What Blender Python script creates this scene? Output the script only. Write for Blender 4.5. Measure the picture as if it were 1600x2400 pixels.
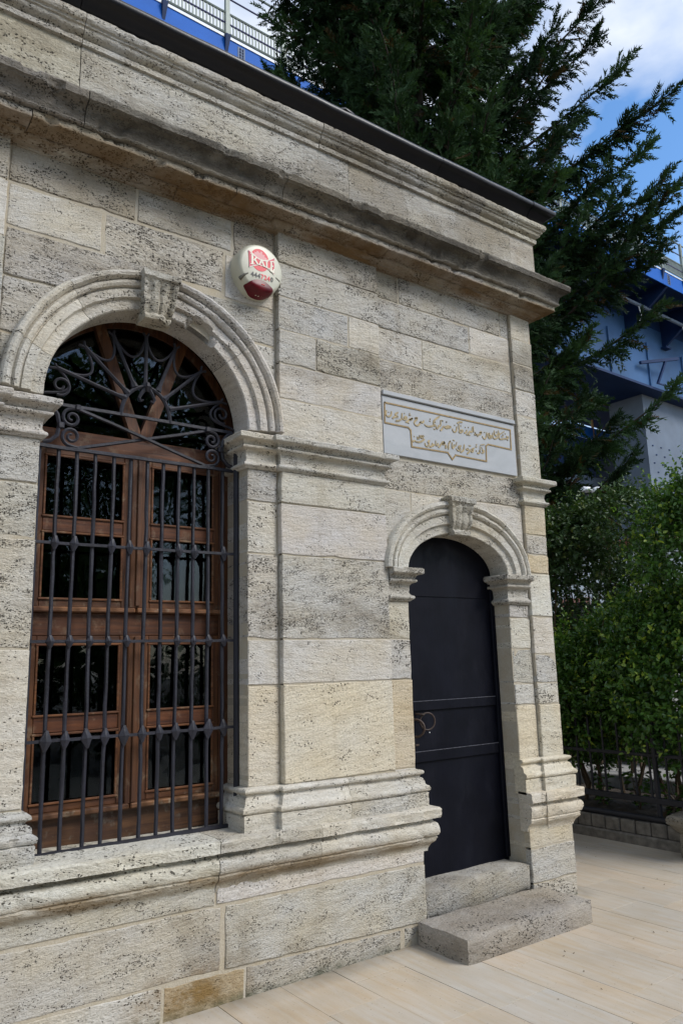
import bpy, bmesh, math, random
import numpy as np
from mathutils import Vector, Matrix, noise as mn

random.seed(7)
RNG = np.random.default_rng(7)
scene = bpy.context.scene
for o in list(bpy.data.objects):
    bpy.data.objects.remove(o, do_unlink=True)
COL = scene.collection

# ------------------------------------------------------------------ camera
cam_d = bpy.data.cameras.new("camera")
cam = bpy.data.objects.new("camera", cam_d)
COL.objects.link(cam)
cam_d.sensor_fit = 'VERTICAL'
cam_d.sensor_height = 36.0
cam_d.lens = 36.0 * 1802.66 / 2400.0
cam_d.clip_start = 0.05
cam_d.clip_end = 600.0
Rw = np.array([[0.80950852, 0.09158673, 0.57992053],
               [-0.58644679, 0.17300816, 0.79129535],
               [-0.02785883, -0.98065287, 0.19376233]])
m = Matrix(((Rw[0, 0], -Rw[0, 1], -Rw[0, 2], 0.0),
            (Rw[1, 0], -Rw[1, 1], -Rw[1, 2], -3.736),
            (Rw[2, 0], -Rw[2, 1], -Rw[2, 2], 1.62),
            (0, 0, 0, 1)))
cam.matrix_world = m
scene.camera = cam

# ------------------------------------------------------------------ world + sun
SUN_EL, SUN_AZ = math.radians(43), math.radians(146)   # azimuth from +Y clockwise (towards +X): behind the camera, to the right
SKY_STRENGTH = 0.15
SUN_STRENGTH = 2.3
EXPOSURE = 0.42
world = bpy.data.worlds.new("World")
scene.world = world
world.use_nodes = True
wn, wl = world.node_tree.nodes, world.node_tree.links
wn.clear()
w_out = wn.new("ShaderNodeOutputWorld")
w_bg = wn.new("ShaderNodeBackground")
w_bg.inputs["Strength"].default_value = SKY_STRENGTH
sky = wn.new("ShaderNodeTexSky")
sky.sky_type = 'NISHITA'
sky.sun_disc = False
sky.sun_elevation = SUN_EL
sky.sun_rotation = SUN_AZ
sky.air_density = 1.0
sky.dust_density = 0.6
sky.ozone_density = 1.6
w_tc = wn.new("ShaderNodeTexCoord")
w_map = wn.new("ShaderNodeMapping")
w_map.inputs["Location"].default_value = (0.1, 8.4, 2.6)
w_map.inputs["Scale"].default_value = (2.0, 2.0, 3.2)
w_no = wn.new("ShaderNodeTexNoise")
w_no.inputs["Scale"].default_value = 1.15
w_no.inputs["Detail"].default_value = 7.0
w_no.inputs["Roughness"].default_value = 0.52
w_no.inputs["Distortion"].default_value = 0.25
w_ramp = wn.new("ShaderNodeValToRGB")
w_ramp.color_ramp.elements[0].position = 0.40
w_ramp.color_ramp.elements[0].color = (0, 0, 0, 1)
w_ramp.color_ramp.elements[1].position = 0.60
w_ramp.color_ramp.elements[1].color = (1, 1, 1, 1)
w_mix = wn.new("ShaderNodeMix")
w_mix.data_type = 'RGBA'
w_mix.inputs["B"].default_value = (4.9, 5.2, 5.7, 1)
wl.new(w_tc.outputs["Generated"], w_map.inputs["Vector"])
wl.new(w_map.outputs["Vector"], w_no.inputs["Vector"])
wl.new(w_no.outputs["Fac"], w_ramp.inputs["Fac"])
wl.new(w_ramp.outputs["Color"], w_mix.inputs["Factor"])
w_hs = wn.new("ShaderNodeHueSaturation")
w_hs.inputs["Saturation"].default_value = 1.22
w_hs.inputs["Value"].default_value = 1.25
wl.new(sky.outputs["Color"], w_hs.inputs["Color"])
wl.new(w_hs.outputs["Color"], w_mix.inputs["A"])
wl.new(w_mix.outputs["Result"], w_bg.inputs["Color"])
wl.new(w_bg.outputs["Background"], w_out.inputs["Surface"])

sun_d = bpy.data.lights.new("sun", 'SUN')
sun_d.energy = SUN_STRENGTH
sun_d.angle = math.radians(24)
sun_d.color = (1.0, 0.97, 0.92)
sun = bpy.data.objects.new("sun", sun_d)
COL.objects.link(sun)
sdir = Vector((math.sin(SUN_AZ) * math.cos(SUN_EL), math.cos(SUN_AZ) * math.cos(SUN_EL), math.sin(SUN_EL)))
sun.rotation_euler = sdir.to_track_quat('Z', 'Y').to_euler()
sun.location = (0, -10, 20)

scene.view_settings.view_transform = 'Standard'
scene.view_settings.look = 'None'
scene.view_settings.exposure = EXPOSURE
scene.view_settings.gamma = 1.0
scene.view_settings.use_curve_mapping = False
scene.cycles.max_bounces = 8
scene.cycles.transparent_max_bounces = 12

# ------------------------------------------------------------------ material helpers
class NT:
    def __init__(s, name):
        s.m = bpy.data.materials.new(name)
        s.m.use_nodes = True
        s.n, s.l = s.m.node_tree.nodes, s.m.node_tree.links
        s.bsdf = next(x for x in s.n if x.type == 'BSDF_PRINCIPLED')
        s.out = next(x for x in s.n if x.type == 'OUTPUT_MATERIAL')
        s._pos = None
    def pos(s):
        if s._pos is None:
            s._pos = s.n.new("ShaderNodeNewGeometry").outputs["Position"]
        return s._pos
    def set(s, sock, v):
        if hasattr(v, "default_value") or hasattr(v, "is_linked"):
            s.l.new(v, s.bsdf.inputs[sock])
        else:
            s.bsdf.inputs[sock].default_value = v
    def link(s, a, b):
        if hasattr(a, "is_linked"):
            s.l.new(a, b)
        else:
            b.default_value = a
    def mapping(s, scale=(1, 1, 1), rot=(0, 0, 0), loc=(0, 0, 0), vec=None):
        n = s.n.new("ShaderNodeMapping")
        n.inputs["Scale"].default_value = scale
        n.inputs["Rotation"].default_value = rot
        n.inputs["Location"].default_value = loc
        s.l.new(vec if vec is not None else s.pos(), n.inputs["Vector"])
        return n.outputs["Vector"]
    def noise(s, vec, scale=1.0, detail=3.0, rough=0.55, dist=0.0):
        n = s.n.new("ShaderNodeTexNoise")
        n.inputs["Scale"].default_value = scale
        n.inputs["Detail"].default_value = detail
        n.inputs["Roughness"].default_value = rough
        n.inputs["Distortion"].default_value = dist
        s.l.new(vec, n.inputs["Vector"])
        return n.outputs["Fac"]
    def ramp(s, fac, a, b, ca=(0, 0, 0, 1), cb=(1, 1, 1, 1)):
        n = s.n.new("ShaderNodeValToRGB")
        n.color_ramp.elements[0].position = a
        n.color_ramp.elements[1].position = b
        n.color_ramp.elements[0].color = ca
        n.color_ramp.elements[1].color = cb
        s.l.new(fac, n.inputs["Fac"])
        return n.outputs["Color"]
    def rng(s, v, a, b, c=0.0, d=1.0):
        n = s.n.new("ShaderNodeMapRange")
        n.inputs["From Min"].default_value = a
        n.inputs["From Max"].default_value = b
        n.inputs["To Min"].default_value = c
        n.inputs["To Max"].default_value = d
        s.l.new(v, n.inputs["Value"])
        return n.outputs["Result"]
    def math(s, op, a, b=None, clamp=False):
        n = s.n.new("ShaderNodeMath")
        n.operation = op
        n.use_clamp = clamp
        s.link(a, n.inputs[0])
        if b is not None:
            s.link(b, n.inputs[1])
        return n.outputs[0]
    def mix(s, fac, a, b, blend='MIX'):
        n = s.n.new("ShaderNodeMix")
        n.data_type = 'RGBA'
        n.blend_type = blend
        s.link(fac, n.inputs["Factor"])
        s.link(a, n.inputs["A"])
        s.link(b, n.inputs["B"])
        return n.outputs["Result"]
    def xyz(s, vec=None):
        n = s.n.new("ShaderNodeSeparateXYZ")
        s.l.new(vec if vec is not None else s.pos(), n.inputs[0])
        return n.outputs
    def bump(s, h, strength=0.5, dist=0.01):
        n = s.n.new("ShaderNodeBump")
        n.inputs["Strength"].default_value = strength
        n.inputs["Distance"].default_value = dist
        s.l.new(h, n.inputs["Height"])
        s.l.new(n.outputs["Normal"], s.bsdf.inputs["Normal"])
        return n
    def objcol(s):
        n = s.n.new("ShaderNodeObjectInfo")
        return n.outputs["Color"], n.outputs["Alpha"], n.outputs["Random"]

def c4(r, g, b): return (r, g, b, 1.0)

def mat_stone(name, stain=False, sill=False):
    """Küfeki limestone: object colour = the block's own tone, alpha = how pitted it is."""
    t = NT(name)
    col, alpha, rnd = t.objcol()
    off = t.n.new("ShaderNodeVectorMath"); off.operation = 'ADD'
    comb = t.n.new("ShaderNodeCombineXYZ")
    r7 = t.math('MULTIPLY', rnd, 37.0)
    t.l.new(r7, comb.inputs[0]); t.l.new(r7, comb.inputs[1])
    t.l.new(t.pos(), off.inputs[0]); t.l.new(comb.outputs[0], off.inputs[1])
    rot = t.n.new("ShaderNodeVectorRotate"); rot.rotation_type = 'AXIS_ANGLE'; rot.inputs["Axis"].default_value = (0, 1, 0)
    t.l.new(off.outputs[0], rot.inputs["Vector"])
    t.l.new(t.math('MULTIPLY', t.math('SUBTRACT', rnd, 0.4), 0.34), rot.inputs["Angle"])
    scl = t.n.new("ShaderNodeVectorMath"); scl.operation = 'SCALE'
    t.l.new(rot.outputs[0], scl.inputs[0])
    fr2 = t.math('FRACT', t.math('MULTIPLY', rnd, 17.3))
    t.l.new(t.math('ADD', 0.72, t.math('MULTIPLY', fr2, 0.62)), scl.inputs["Scale"])
    v = scl.outputs[0]
    big = t.noise(t.mapping((2.2, 2.2, 3.0), vec=v), 1.0, 4)
    streak = t.noise(t.mapping((5, 5, 42), rot=(0, 0.06, 0), vec=v), 1.0, 4, 0.6)
    grain = t.noise(t.mapping((85, 85, 120), vec=v), 1.0, 4, 0.75)
    pitn = t.noise(t.mapping((62, 62, 100), vec=v), 1.0, 2.5, 0.6, 0.4)
    pitc = t.noise(t.mapping((7, 7, 16), vec=v), 1.0, 3)
    hole = t.noise(t.mapping((17, 17, 27), vec=v), 1.0, 2.0, 0.5, 0.6)
    thr = t.math('SUBTRACT', 0.735, t.math('ADD', t.math('MULTIPLY', alpha, 0.115), t.math('MULTIPLY', t.math('SUBTRACT', pitc, 0.5), 0.34)))
    pit = t.math('MULTIPLY', t.math('SUBTRACT', pitn, thr), 14.0, True)
    hol = t.math('MULTIPLY', t.math('SUBTRACT', hole, t.math('SUBTRACT', 0.83, t.math('MULTIPLY', alpha, 0.10))), 16.0, True)
    def specks(sc, dens_lo, dens_hi, rad):
        vo = t.n.new("ShaderNodeTexVoronoi"); vo.feature = 'F1'
        wob = t.n.new("ShaderNodeVectorMath"); wob.operation = 'ADD'
        wn_ = t.n.new("ShaderNodeTexNoise"); wn_.inputs["Scale"].default_value = 38.0; wn_.inputs["Detail"].default_value = 2.0
        t.l.new(v, wn_.inputs["Vector"])
        ws = t.n.new("ShaderNodeVectorMath"); ws.operation = 'SCALE'; ws.inputs["Scale"].default_value = 0.022
        t.l.new(wn_.outputs["Color"], ws.inputs[0])
        t.l.new(v, wob.inputs[0]); t.l.new(ws.outputs[0], wob.inputs[1])
        t.l.new(t.mapping((sc, sc, sc * 1.7), vec=wob.outputs[0]), vo.inputs["Vector"])
        vo.inputs["Scale"].default_value = 1.0
        cs = t.xyz(vo.outputs["Color"])
        dens = t.math('MULTIPLY', t.math('ADD', dens_lo, t.math('MULTIPLY', alpha, dens_hi)), t.rng(pitc, 0.36, 0.64, 0.15, 1.8))
        r_ = t.math('MULTIPLY', t.math('MULTIPLY', t.math('SUBTRACT', dens, cs[0]), 3.0, True), rad)
        return t.math('MULTIPLY', t.math('SUBTRACT', r_, vo.outputs["Distance"]), 7.0, True)
    sp1 = specks(96, 0.17, 0.29, 0.58)
    sp2 = specks(42, 0.02, 0.09, 0.50)
    pits = t.math('MAXIMUM', t.math('MAXIMUM', t.math('MULTIPLY', pit, 0.55), hol), t.math('MAXIMUM', sp1, sp2))
    warm = t.mix(t.rng(big, 0.35, 0.68), col, t.mix(1.0, col, c4(0.99, 0.93, 0.81), 'MULTIPLY'))
    base = t.mix(t.rng(streak, 0.42, 0.72, 0.0, 0.6), warm, t.mix(1.0, warm, c4(0.72, 0.68, 0.63), 'MULTIPLY'))
    base = t.mix(t.rng(grain, 0.3, 0.72, 0.0, 1.0), t.mix(1.0, base, c4(0.76, 0.75, 0.73), 'MULTIPLY'), t.mix(1.0, base, c4(1.16, 1.16, 1.16), 'MULTIPLY'))
    base = t.mix(t.math('MULTIPLY', pits, 0.88), base, c4(0.034, 0.029, 0.022))
    # large soot and damp patches, heavier towards the cornice, with shapes of their own
    dn = t.noise(t.mapping((0.9, 0.9, 1.5)), 1.0, 7, 0.66, 0.5)
    zh = t.math('ADD', t.rng(t.xyz()[2], 2.6, 4.3, 0.0, 0.06), t.rng(t.xyz()[2], 3.95, 4.3, 0.0, 0.09))
    soot = t.math('MULTIPLY', t.rng(t.math('ADD', dn, zh), 0.565, 0.70), 0.66)
    base = t.mix(soot, base, t.mix(1.0, base, c4(0.47, 0.43, 0.37), 'MULTIPLY'))
    run = t.noise(t.mapping((9, 9, 0.7)), 1.0, 4, 0.6)
    base = t.mix(t.math('MULTIPLY', t.rng(run, 0.56, 0.72), 0.35), base, t.mix(1.0, base, c4(0.66, 0.62, 0.55), 'MULTIPLY'))
    if stain:
        st = t.noise(t.mapping((1.3, 1.3, 9.0)), 1.0, 5, 0.6)
        z = t.xyz()[2]
        band = t.math('MULTIPLY', t.rng(z, 4.15, 4.30), t.rng(z, 4.368, 4.345))
        ochre = t.math('MULTIPLY', t.rng(st, 0.36, 0.58), band)
        base = t.mix(t.math('MULTIPLY', ochre, 0.92), base, c4(0.17, 0.095, 0.034))
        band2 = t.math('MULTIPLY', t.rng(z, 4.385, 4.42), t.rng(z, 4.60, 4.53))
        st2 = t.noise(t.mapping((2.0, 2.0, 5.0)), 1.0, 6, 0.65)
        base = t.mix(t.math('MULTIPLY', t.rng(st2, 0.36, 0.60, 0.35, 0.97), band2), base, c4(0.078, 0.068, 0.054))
    if sill:
        st = t.noise(t.mapping((1.1, 1.1, 7.0)), 1.0, 5, 0.6)
        z, x = t.xyz()[2], t.xyz()[0]
        zz = t.math('ADD', z, t.math('MULTIPLY', x, 0.016))
        band = t.math('MULTIPLY', t.rng(zz, 0.565, 0.60), t.rng(zz, 0.668, 0.64))
        base = t.mix(t.math('MULTIPLY', t.math('MULTIPLY', t.rng(st, 0.38, 0.55), band), 0.8), base, c4(0.19, 0.125, 0.055))
        g2 = t.math('MULTIPLY', t.rng(zz, 0.700, 0.715), t.rng(zz, 0.738, 0.728))
        base = t.mix(t.math('MULTIPLY', t.math('MULTIPLY', t.rng(st, 0.40, 0.56), g2), 0.75), base, c4(0.09, 0.075, 0.04))
    t.set("Base Color", base)
    t.set("Roughness", 0.92)
    t.set("Specular IOR Level", 0.25)
    tool = t.noise(t.mapping((30, 30, 62), vec=v), 1.0, 4, 0.7, 0.3)
    rough_ = t.math('ADD', t.math('MULTIPLY', tool, t.math('ADD', 0.7, t.math('MULTIPLY', alpha, 1.5))), t.math('MULTIPLY', grain, 0.55))
    h = t.math('SUBTRACT', t.math('ADD', rough_, t.math('MULTIPLY', streak, 0.5)), t.math('MULTIPLY', pits, 1.1))
    t.bump(h, 0.9, 0.010)
    return t.m

def mat_simple(name, color, rough=0.6, metal=0.0, nscale=0, namount=0.25, bump=0.0, bscale=60, spec=0.5):
    t = NT(name)
    if nscale:
        n = t.noise(t.mapping((nscale,) * 3), 1.0, 4)
        a = tuple(c * (1 - namount) for c in color) + (1,)
        b = tuple(c * (1 + namount) for c in color) + (1,)
        t.set("Base Color", t.mix(t.rng(n, 0.3, 0.7), a, b))
    else:
        t.set("Base Color", tuple(color) + (1,))
    t.set("Roughness", rough)
    t.set("Metallic", metal)
    t.set("Specular IOR Level", spec)
    if bump:
        t.bump(t.noise(t.mapping((bscale,) * 3), 1.0, 3), bump, 0.004)
    return t.m

M = {}
M['stone'] = mat_stone('weathered_limestone')
M['sill'] = mat_stone('sill_limestone', sill=True)
M['cornice'] = mat_stone('stained_limestone', stain=True)

def mat_mortar():
    t = NT('lime_mortar')
    n = t.noise(t.mapping((9, 9, 9)), 1.0, 5, 0.6)
    g = t.noise(t.mapping((130, 130, 130)), 1.0, 3)
    b = t.mix(t.rng(n, 0.3, 0.7), c4(0.42, 0.36, 0.26), c4(0.47, 0.43, 0.355))
    t.set("Base Color", t.mix(t.rng(g, 0.3, 0.7), b, t.mix(1.0, b, c4(0.82, 0.8, 0.78), 'MULTIPLY')))
    t.set("Roughness", 0.95)
    t.bump(g, 0.5, 0.006)
    return t.m
M['mortar'] = mat_mortar()

def mat_plinth():
    m_ = mat_stone('plinth_limestone')
    nt = m_.node_tree
    bs = next(x for x in nt.nodes if x.type == 'BSDF_PRINCIPLED')
    src = bs.inputs["Base Color"].links[0].from_socket
    t = NT.__new__(NT); t.m = m_; t.n = nt.nodes; t.l = nt.links; t.bsdf = bs; t._pos = None
    # ochre lichen bloom around one spot near the ground, green-grey moss line at the foot
    d = t.n.new("ShaderNodeVectorMath"); d.operation = 'DISTANCE'
    t.l.new(t.mapping((1.0, 1.0, 2.2)), d.inputs[0]); d.inputs[1].default_value = (1.78, 0.0, 0.15)
    n = t.noise(t.mapping((9, 9, 12)), 1.0, 6, 0.65)
    f = t.math('MULTIPLY', t.rng(d.outputs["Value"], 0.42, 0.08), t.rng(n, 0.36, 0.56))
    c = t.mix(t.math('MULTIPLY', f, 0.85), src, c4(0.20, 0.115, 0.03))
    z = t.xyz()[2]
    moss = t.math('MULTIPLY', t.rng(z, 0.055, 0.0), t.rng(n, 0.35, 0.6))
    c = t.mix(t.math('MULTIPLY', moss, 0.8), c, c4(0.075, 0.085, 0.05))
    t.l.new(c, bs.inputs["Base Color"])
    return m_
M['plinth'] = mat_plinth()

def mat_marble():
    t = NT('grey_white_marble')
    n = t.noise(t.mapping((5, 5, 11), rot=(0, 0.5, 0)), 1.0, 6, 0.6, 0.8)
    g = t.noise(t.mapping((70, 70, 70)), 1.0, 3)
    b = t.mix(t.rng(n, 0.35, 0.7), c4(0.37, 0.38, 0.39), c4(0.30, 0.315, 0.325))
    t.set("Base Color", t.mix(t.rng(g, 0.3, 0.7, 0, 0.4), b, c4(0.33, 0.335, 0.34)))
    t.set("Roughness", 0.55)
    t.bump(g, 0.15, 0.002)
    return t.m
M['marble'] = mat_marble()
M['gilt'] = mat_simple('tarnished_gilding', (0.24, 0.155, 0.048), 0.55, 0.0, 40, 0.35)
M['gold'] = mat_simple('gilded_letters', (0.30, 0.225, 0.105), 0.5, 0.0, 60, 0.4)
M['dark_line'] = mat_simple('dark_groove_strip', (0.09, 0.085, 0.07), 0.9, 0, 30, 0.3)  # dark strip laid between the plaque slab and its top fillet

def mat_iron(name='painted_wrought_iron', col=(0.014, 0.014, 0.021)):
    t = NT(name)
    n = t.noise(t.mapping((38, 38, 38)), 1.0, 4)
    g = t.noise(t.mapping((7, 7, 7)), 1.0, 4)
    t.set("Base Color", t.mix(t.rng(g, 0.3, 0.7), tuple(c * 0.7 for c in col) + (1,), tuple(c * 1.5 for c in col) + (1,)))
    t.set("Roughness", 0.55)
    t.set("Specular IOR Level", 0.4)
    t.bump(n, 0.5, 0.006)
    return t.m
M['iron'] = mat_iron()
M['rust'] = mat_iron('rusty_iron', (0.040, 0.025, 0.018))
M['fence_iron'] = mat_iron('black_fence_paint', (0.012, 0.012, 0.016))

def mat_door():
    t = NT('navy_black_steel')
    n = t.noise(t.mapping((4, 4, 3)), 1.0, 5, 0.6)
    s = t.noise(t.mapping((30, 30, 2.0)), 1.0, 3)
    b = t.mix(t.rng(n, 0.35, 0.7), c4(0.0026, 0.0030, 0.0062), c4(0.0052, 0.0058, 0.0112))
    sc = t.noise(t.mapping((6, 6, 3.2), loc=(3, 1, 0)), 1.0, 6, 0.7)
    b = t.mix(t.rng(sc, 0.52, 0.74, 0.0, 0.4), b, c4(0.015, 0.016, 0.023))
    t.set("Base Color", b)
    t.set("Roughness", t.rng(sc, 0.35, 0.65, 0.38, 0.66))
    t.set("Specular IOR Level", 0.10)
    t.bump(t.math('ADD', s, n), 0.12, 0.01)
    return t.m
M['door'] = mat_door()
M['door_edge'] = mat_simple('pale_steel_edge', (0.060, 0.060, 0.075), 0.5, 0.2, 50, 0.4)  # paler strip along the top edge of each door strap

def mat_wood():
    t = NT('varnished_worn_wood')
    col, alpha, rnd = t.objcol()
    # grain along the piece: alpha = 1 vertical, 0 horizontal
    gv = t.noise(t.mapping((55, 55, 3.0)), 1.0, 5, 0.65, 0.5)
    gh = t.noise(t.mapping((3.0, 55, 55)), 1.0, 5, 0.65, 0.5)
    sel = t.n.new("ShaderNodeMix"); sel.data_type = 'FLOAT'
    t.l.new(alpha, sel.inputs["Factor"]); t.l.new(gh, sel.inputs["A"]); t.l.new(gv, sel.inputs["B"])
    g = sel.outputs["Result"]
    blot = t.noise(t.mapping((6, 6, 5)), 1.0, 4)
    b = t.mix(t.rng(g, 0.3, 0.7), c4(0.036, 0.0140, 0.0070), c4(0.155, 0.062, 0.023))
    b = t.mix(t.rng(blot, 0.45, 0.72, 0, 0.65), b, c4(0.06, 0.022, 0.012))
    wear = t.noise(t.mapping((11, 11, 9)), 1.0, 5, 0.7)
    b = t.mix(t.math('MULTIPLY', t.rng(wear, 0.56, 0.68), 0.7), b, c4(0.20, 0.145, 0.095))
    b = t.mix(1.0, b, col, 'MULTIPLY')
    t.set("Base Color", b)
    t.set("Roughness", t.rng(blot, 0.3, 0.7, 0.42, 0.65))
    t.set("Specular IOR Level", 0.35)
    t.bump(g, 0.3, 0.004)
    return t.m
M['wood'] = mat_wood()

def mat_glass():
    t = NT('window_glass')
    n = t.noise(t.mapping((2.5, 2.5, 2.5)), 1.0, 2)
    t.n.remove(t.bsdf)
    tr = t.n.new("ShaderNodeBsdfTransparent"); tr.inputs["Color"].default_value = c4(0.55, 0.6, 0.58)
    gl = t.n.new("ShaderNodeBsdfGlossy"); gl.inputs["Roughness"].default_value = 0.015
    gl.inputs["Color"].default_value = c4(0.9, 0.95, 1.0)
    fr = t.n.new("ShaderNodeFresnel"); fr.inputs["IOR"].default_value = 1.45
    bp = t.n.new("ShaderNodeBump"); bp.inputs["Strength"].default_value = 0.12; bp.inputs["Distance"].default_value = 0.02
    t.l.new(n, bp.inputs["Height"])
    t.l.new(bp.outputs["Normal"], gl.inputs["Normal"])
    mx = t.n.new("ShaderNodeMixShader")
    t.l.new(fr.outputs["Fac"], mx.inputs["Fac"])
    t.l.new(tr.outputs[0], mx.inputs[1]); t.l.new(gl.outputs[0], mx.inputs[2])
    t.l.new(mx.outputs[0], t.out.inputs["Surface"])
    return t.m
M['glass'] = mat_glass()
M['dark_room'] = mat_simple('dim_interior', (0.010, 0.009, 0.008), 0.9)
M['curtain'] = mat_simple('grey_curtain', (0.015, 0.016, 0.018), 0.9, 0, 20, 0.3)

def mat_lead():
    t = NT('dark_lead_sheet')
    n = t.noise(t.mapping((3, 3, 3)), 1.0, 5)
    b = t.mix(t.rng(n, 0.3, 0.7), c4(0.004, 0.004, 0.006), c4(0.010, 0.010, 0.013))
    t.set("Base Color", b)
    t.set("Roughness", t.rng(n, 0.3, 0.7, 0.30, 0.42))
    t.set("Metallic", 0.0)
    t.set("Specular IOR Level", 0.3)
    t.bump(t.noise(t.mapping((14, 14, 14)), 1.0, 3), 0.15, 0.01)
    return t.m
M['lead'] = mat_lead()

def mat_paving():
    t = NT('travertine_paving')
    col, alpha, rnd = t.objcol()
    comb = t.n.new("ShaderNodeCombineXYZ")
    r = t.math('MULTIPLY', rnd, 53.0)
    t.l.new(r, comb.inputs[0]); t.l.new(r, comb.inputs[1])
    ad = t.n.new("ShaderNodeVectorMath"); ad.operation = 'ADD'
    t.l.new(t.pos(), ad.inputs[0]); t.l.new(comb.outputs[0], ad.inputs[1])
    v = ad.outputs[0]
    st = t.noise(t.mapping((26, 2.4, 10), vec=v), 1.0, 5, 0.6, 0.3)
    cl = t.noise(t.mapping((5, 2.2, 4), vec=v), 1.0, 4)
    sp = t.noise(t.mapping((95, 70, 90), vec=v), 1.0, 2)
    dirt = t.noise(t.mapping((1.4, 1.4, 1.4)), 1.0, 5, 0.6)
    b = t.mix(t.rng(st, 0.36, 0.66, 0.0, 0.75), col, t.mix(1.0, col, c4(0.92, 0.82, 0.68), 'MULTIPLY'))
    b = t.mix(t.rng(cl, 0.42, 0.7, 0.0, 0.6), b, t.mix(1.0, b, c4(0.90, 0.93, 0.95), 'MULTIPLY'))
    b = t.mix(t.rng(dirt, 0.45, 0.75, 0.0, 0.42), b, t.mix(1.0, b, c4(0.62, 0.60, 0.56), 'MULTIPLY'))
    oc = t.noise(t.mapping((2.3, 1.2, 2.0), loc=(4, 2, 0)), 1.0, 5, 0.6)
    b = t.mix(t.rng(oc, 0.52, 0.72, 0.0, 0.40), b, t.mix(1.0, b, c4(0.98, 0.84, 0.62), 'MULTIPLY'))
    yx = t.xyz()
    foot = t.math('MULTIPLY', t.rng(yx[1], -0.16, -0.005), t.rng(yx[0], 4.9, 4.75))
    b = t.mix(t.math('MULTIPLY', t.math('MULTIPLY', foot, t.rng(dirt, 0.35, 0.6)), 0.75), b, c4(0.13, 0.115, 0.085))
    b = t.mix(t.math('MULTIPLY', t.rng(sp, 0.67, 0.75), 0.8), b, c4(0.12, 0.09, 0.06))
    t.set("Base Color", b)
    t.set("Roughness", t.rng(cl, 0.3, 0.7, 0.5, 0.7))
    t.set("Specular IOR Level", 0.35)
    t.bump(t.math('ADD', st, sp), 0.12, 0.004)
    return t.m
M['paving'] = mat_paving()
M['paving_joint'] = mat_simple('paving_joint_grout', (0.12, 0.10, 0.08), 0.95, 0, 20, 0.25)

def mat_step():
    m_ = mat_stone('grey_step_stone')
    return m_
M['step'] = mat_step()
M['soil'] = mat_simple('garden_soil', (0.055, 0.042, 0.03), 0.95, 0, 14, 0.45, 0.8, 40)
M['earth'] = mat_simple('far_ground', (0.10, 0.09, 0.075), 0.95, 0, 0.6, 0.3)
M['concrete'] = mat_simple('grey_concrete', (0.27, 0.26, 0.245), 0.9, 0, 8, 0.3, 0.5, 70)
M['block'] = mat_simple('stained_garden_block', (0.145, 0.13, 0.11), 0.95, 0, 16, 0.4, 0.9, 60)
M['bridge_blue'] = mat_simple('bridge_blue_paint', (0.004, 0.095, 0.40), 0.6, 0, 0.7, 0.14, 0, 0, 0.15)
M['bridge_web'] = mat_simple('bridge_web_shaded_blue', (0.040, 0.100, 0.215), 0.6, 0, 0.35, 0.3, 0, 60, 0.2)  # web blue darkened: the shade of the deck is put into the colour
M['bridge_dark'] = mat_simple('bridge_dark_blue', (0.008, 0.026, 0.085), 0.6, 0, 0.8, 0.2, 0, 60, 0.2)  # darker blue copy; on the upper web it carries the deck's shade
M['rail_grey'] = mat_simple('grey_green_rail', (0.17, 0.20, 0.18), 0.55, 0.2, 4, 0.2)
M['cable_blue'] = mat_simple('dark_blue_cable', (0.03, 0.03, 0.10), 0.5)
M['pier'] = mat_simple('grey_blue_pier', (0.115, 0.145, 0.19), 0.8, 0, 0.8, 0.14)
M['white'] = mat_simple('dirty_white', (0.74, 0.74, 0.73), 0.6, 0, 5, 0.1)
M['alarm'] = mat_simple('aged_cream_plastic', (0.48, 0.465, 0.37), 0.4, 0, 9, 0.07)
M['alarm_slot'] = mat_simple('dark_slot_plastic', (0.10, 0.095, 0.07), 0.6)  # darker plastic tone for the raised slot pieces
M['lens'] = mat_simple('red_lens', (0.10, 0.003, 0.008), 0.35, 0.0, 20, 0.3, 0.0, 60, 0.25)
M['lens_glint'] = mat_simple('painted_red_glint', (0.62, 0.02, 0.015), 0.3)  # bright red that paints a glint on the lens
M['print_red'] = mat_simple('red_print', (0.62, 0.02, 0.035), 0.45)
M['print_pink'] = mat_simple('pink_print', (0.62, 0.26, 0.26), 0.45)
M['print_cream'] = mat_simple('cream_print', (0.68, 0.64, 0.52), 0.45)
M['print_mauve'] = mat_simple('mauve_print', (0.50, 0.08, 0.14), 0.45)
M['print_black'] = mat_simple('black_print', (0.015, 0.014, 0.013), 0.5)
M['bark'] = mat_simple('dark_bark', (0.045, 0.032, 0.022), 0.95, 0, 18, 0.4, 0.8, 30)
M['twig'] = mat_simple('brown_twig', (0.085, 0.055, 0.03), 0.9, 0, 18, 0.3)

def mat_leaf(name, dark, light, yellow, gloss=0.45, trans=0.25):
    t = NT(name)
    a = t.n.new("ShaderNodeAttribute"); a.attribute_name = "tone"
    f = a.outputs["Fac"]
    b = t.mix(t.rng(f, 0.0, 0.72), dark + (1,), light + (1,))
    b = t.mix(t.rng(f, 0.72, 1.0), b, yellow + (1,))
    t.set("Base Color", b)
    t.set("Roughness", gloss)
    t.set("Specular IOR Level", 0.15 if gloss > .5 else 0.4)
    if trans:
        tl = t.n.new("ShaderNodeBsdfTranslucent")
        t.l.new(t.mix(1.0, b, c4(1.3, 1.35, 0.6), 'MULTIPLY'), tl.inputs["Color"])
        mx = t.n.new("ShaderNodeMixShader"); mx.inputs["Fac"].default_value = trans
        t.l.new(t.bsdf.outputs[0], mx.inputs[1]); t.l.new(tl.outputs[0], mx.inputs[2])
        t.l.new(mx.outputs[0], t.out.inputs["Surface"])
    return t.m
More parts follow.
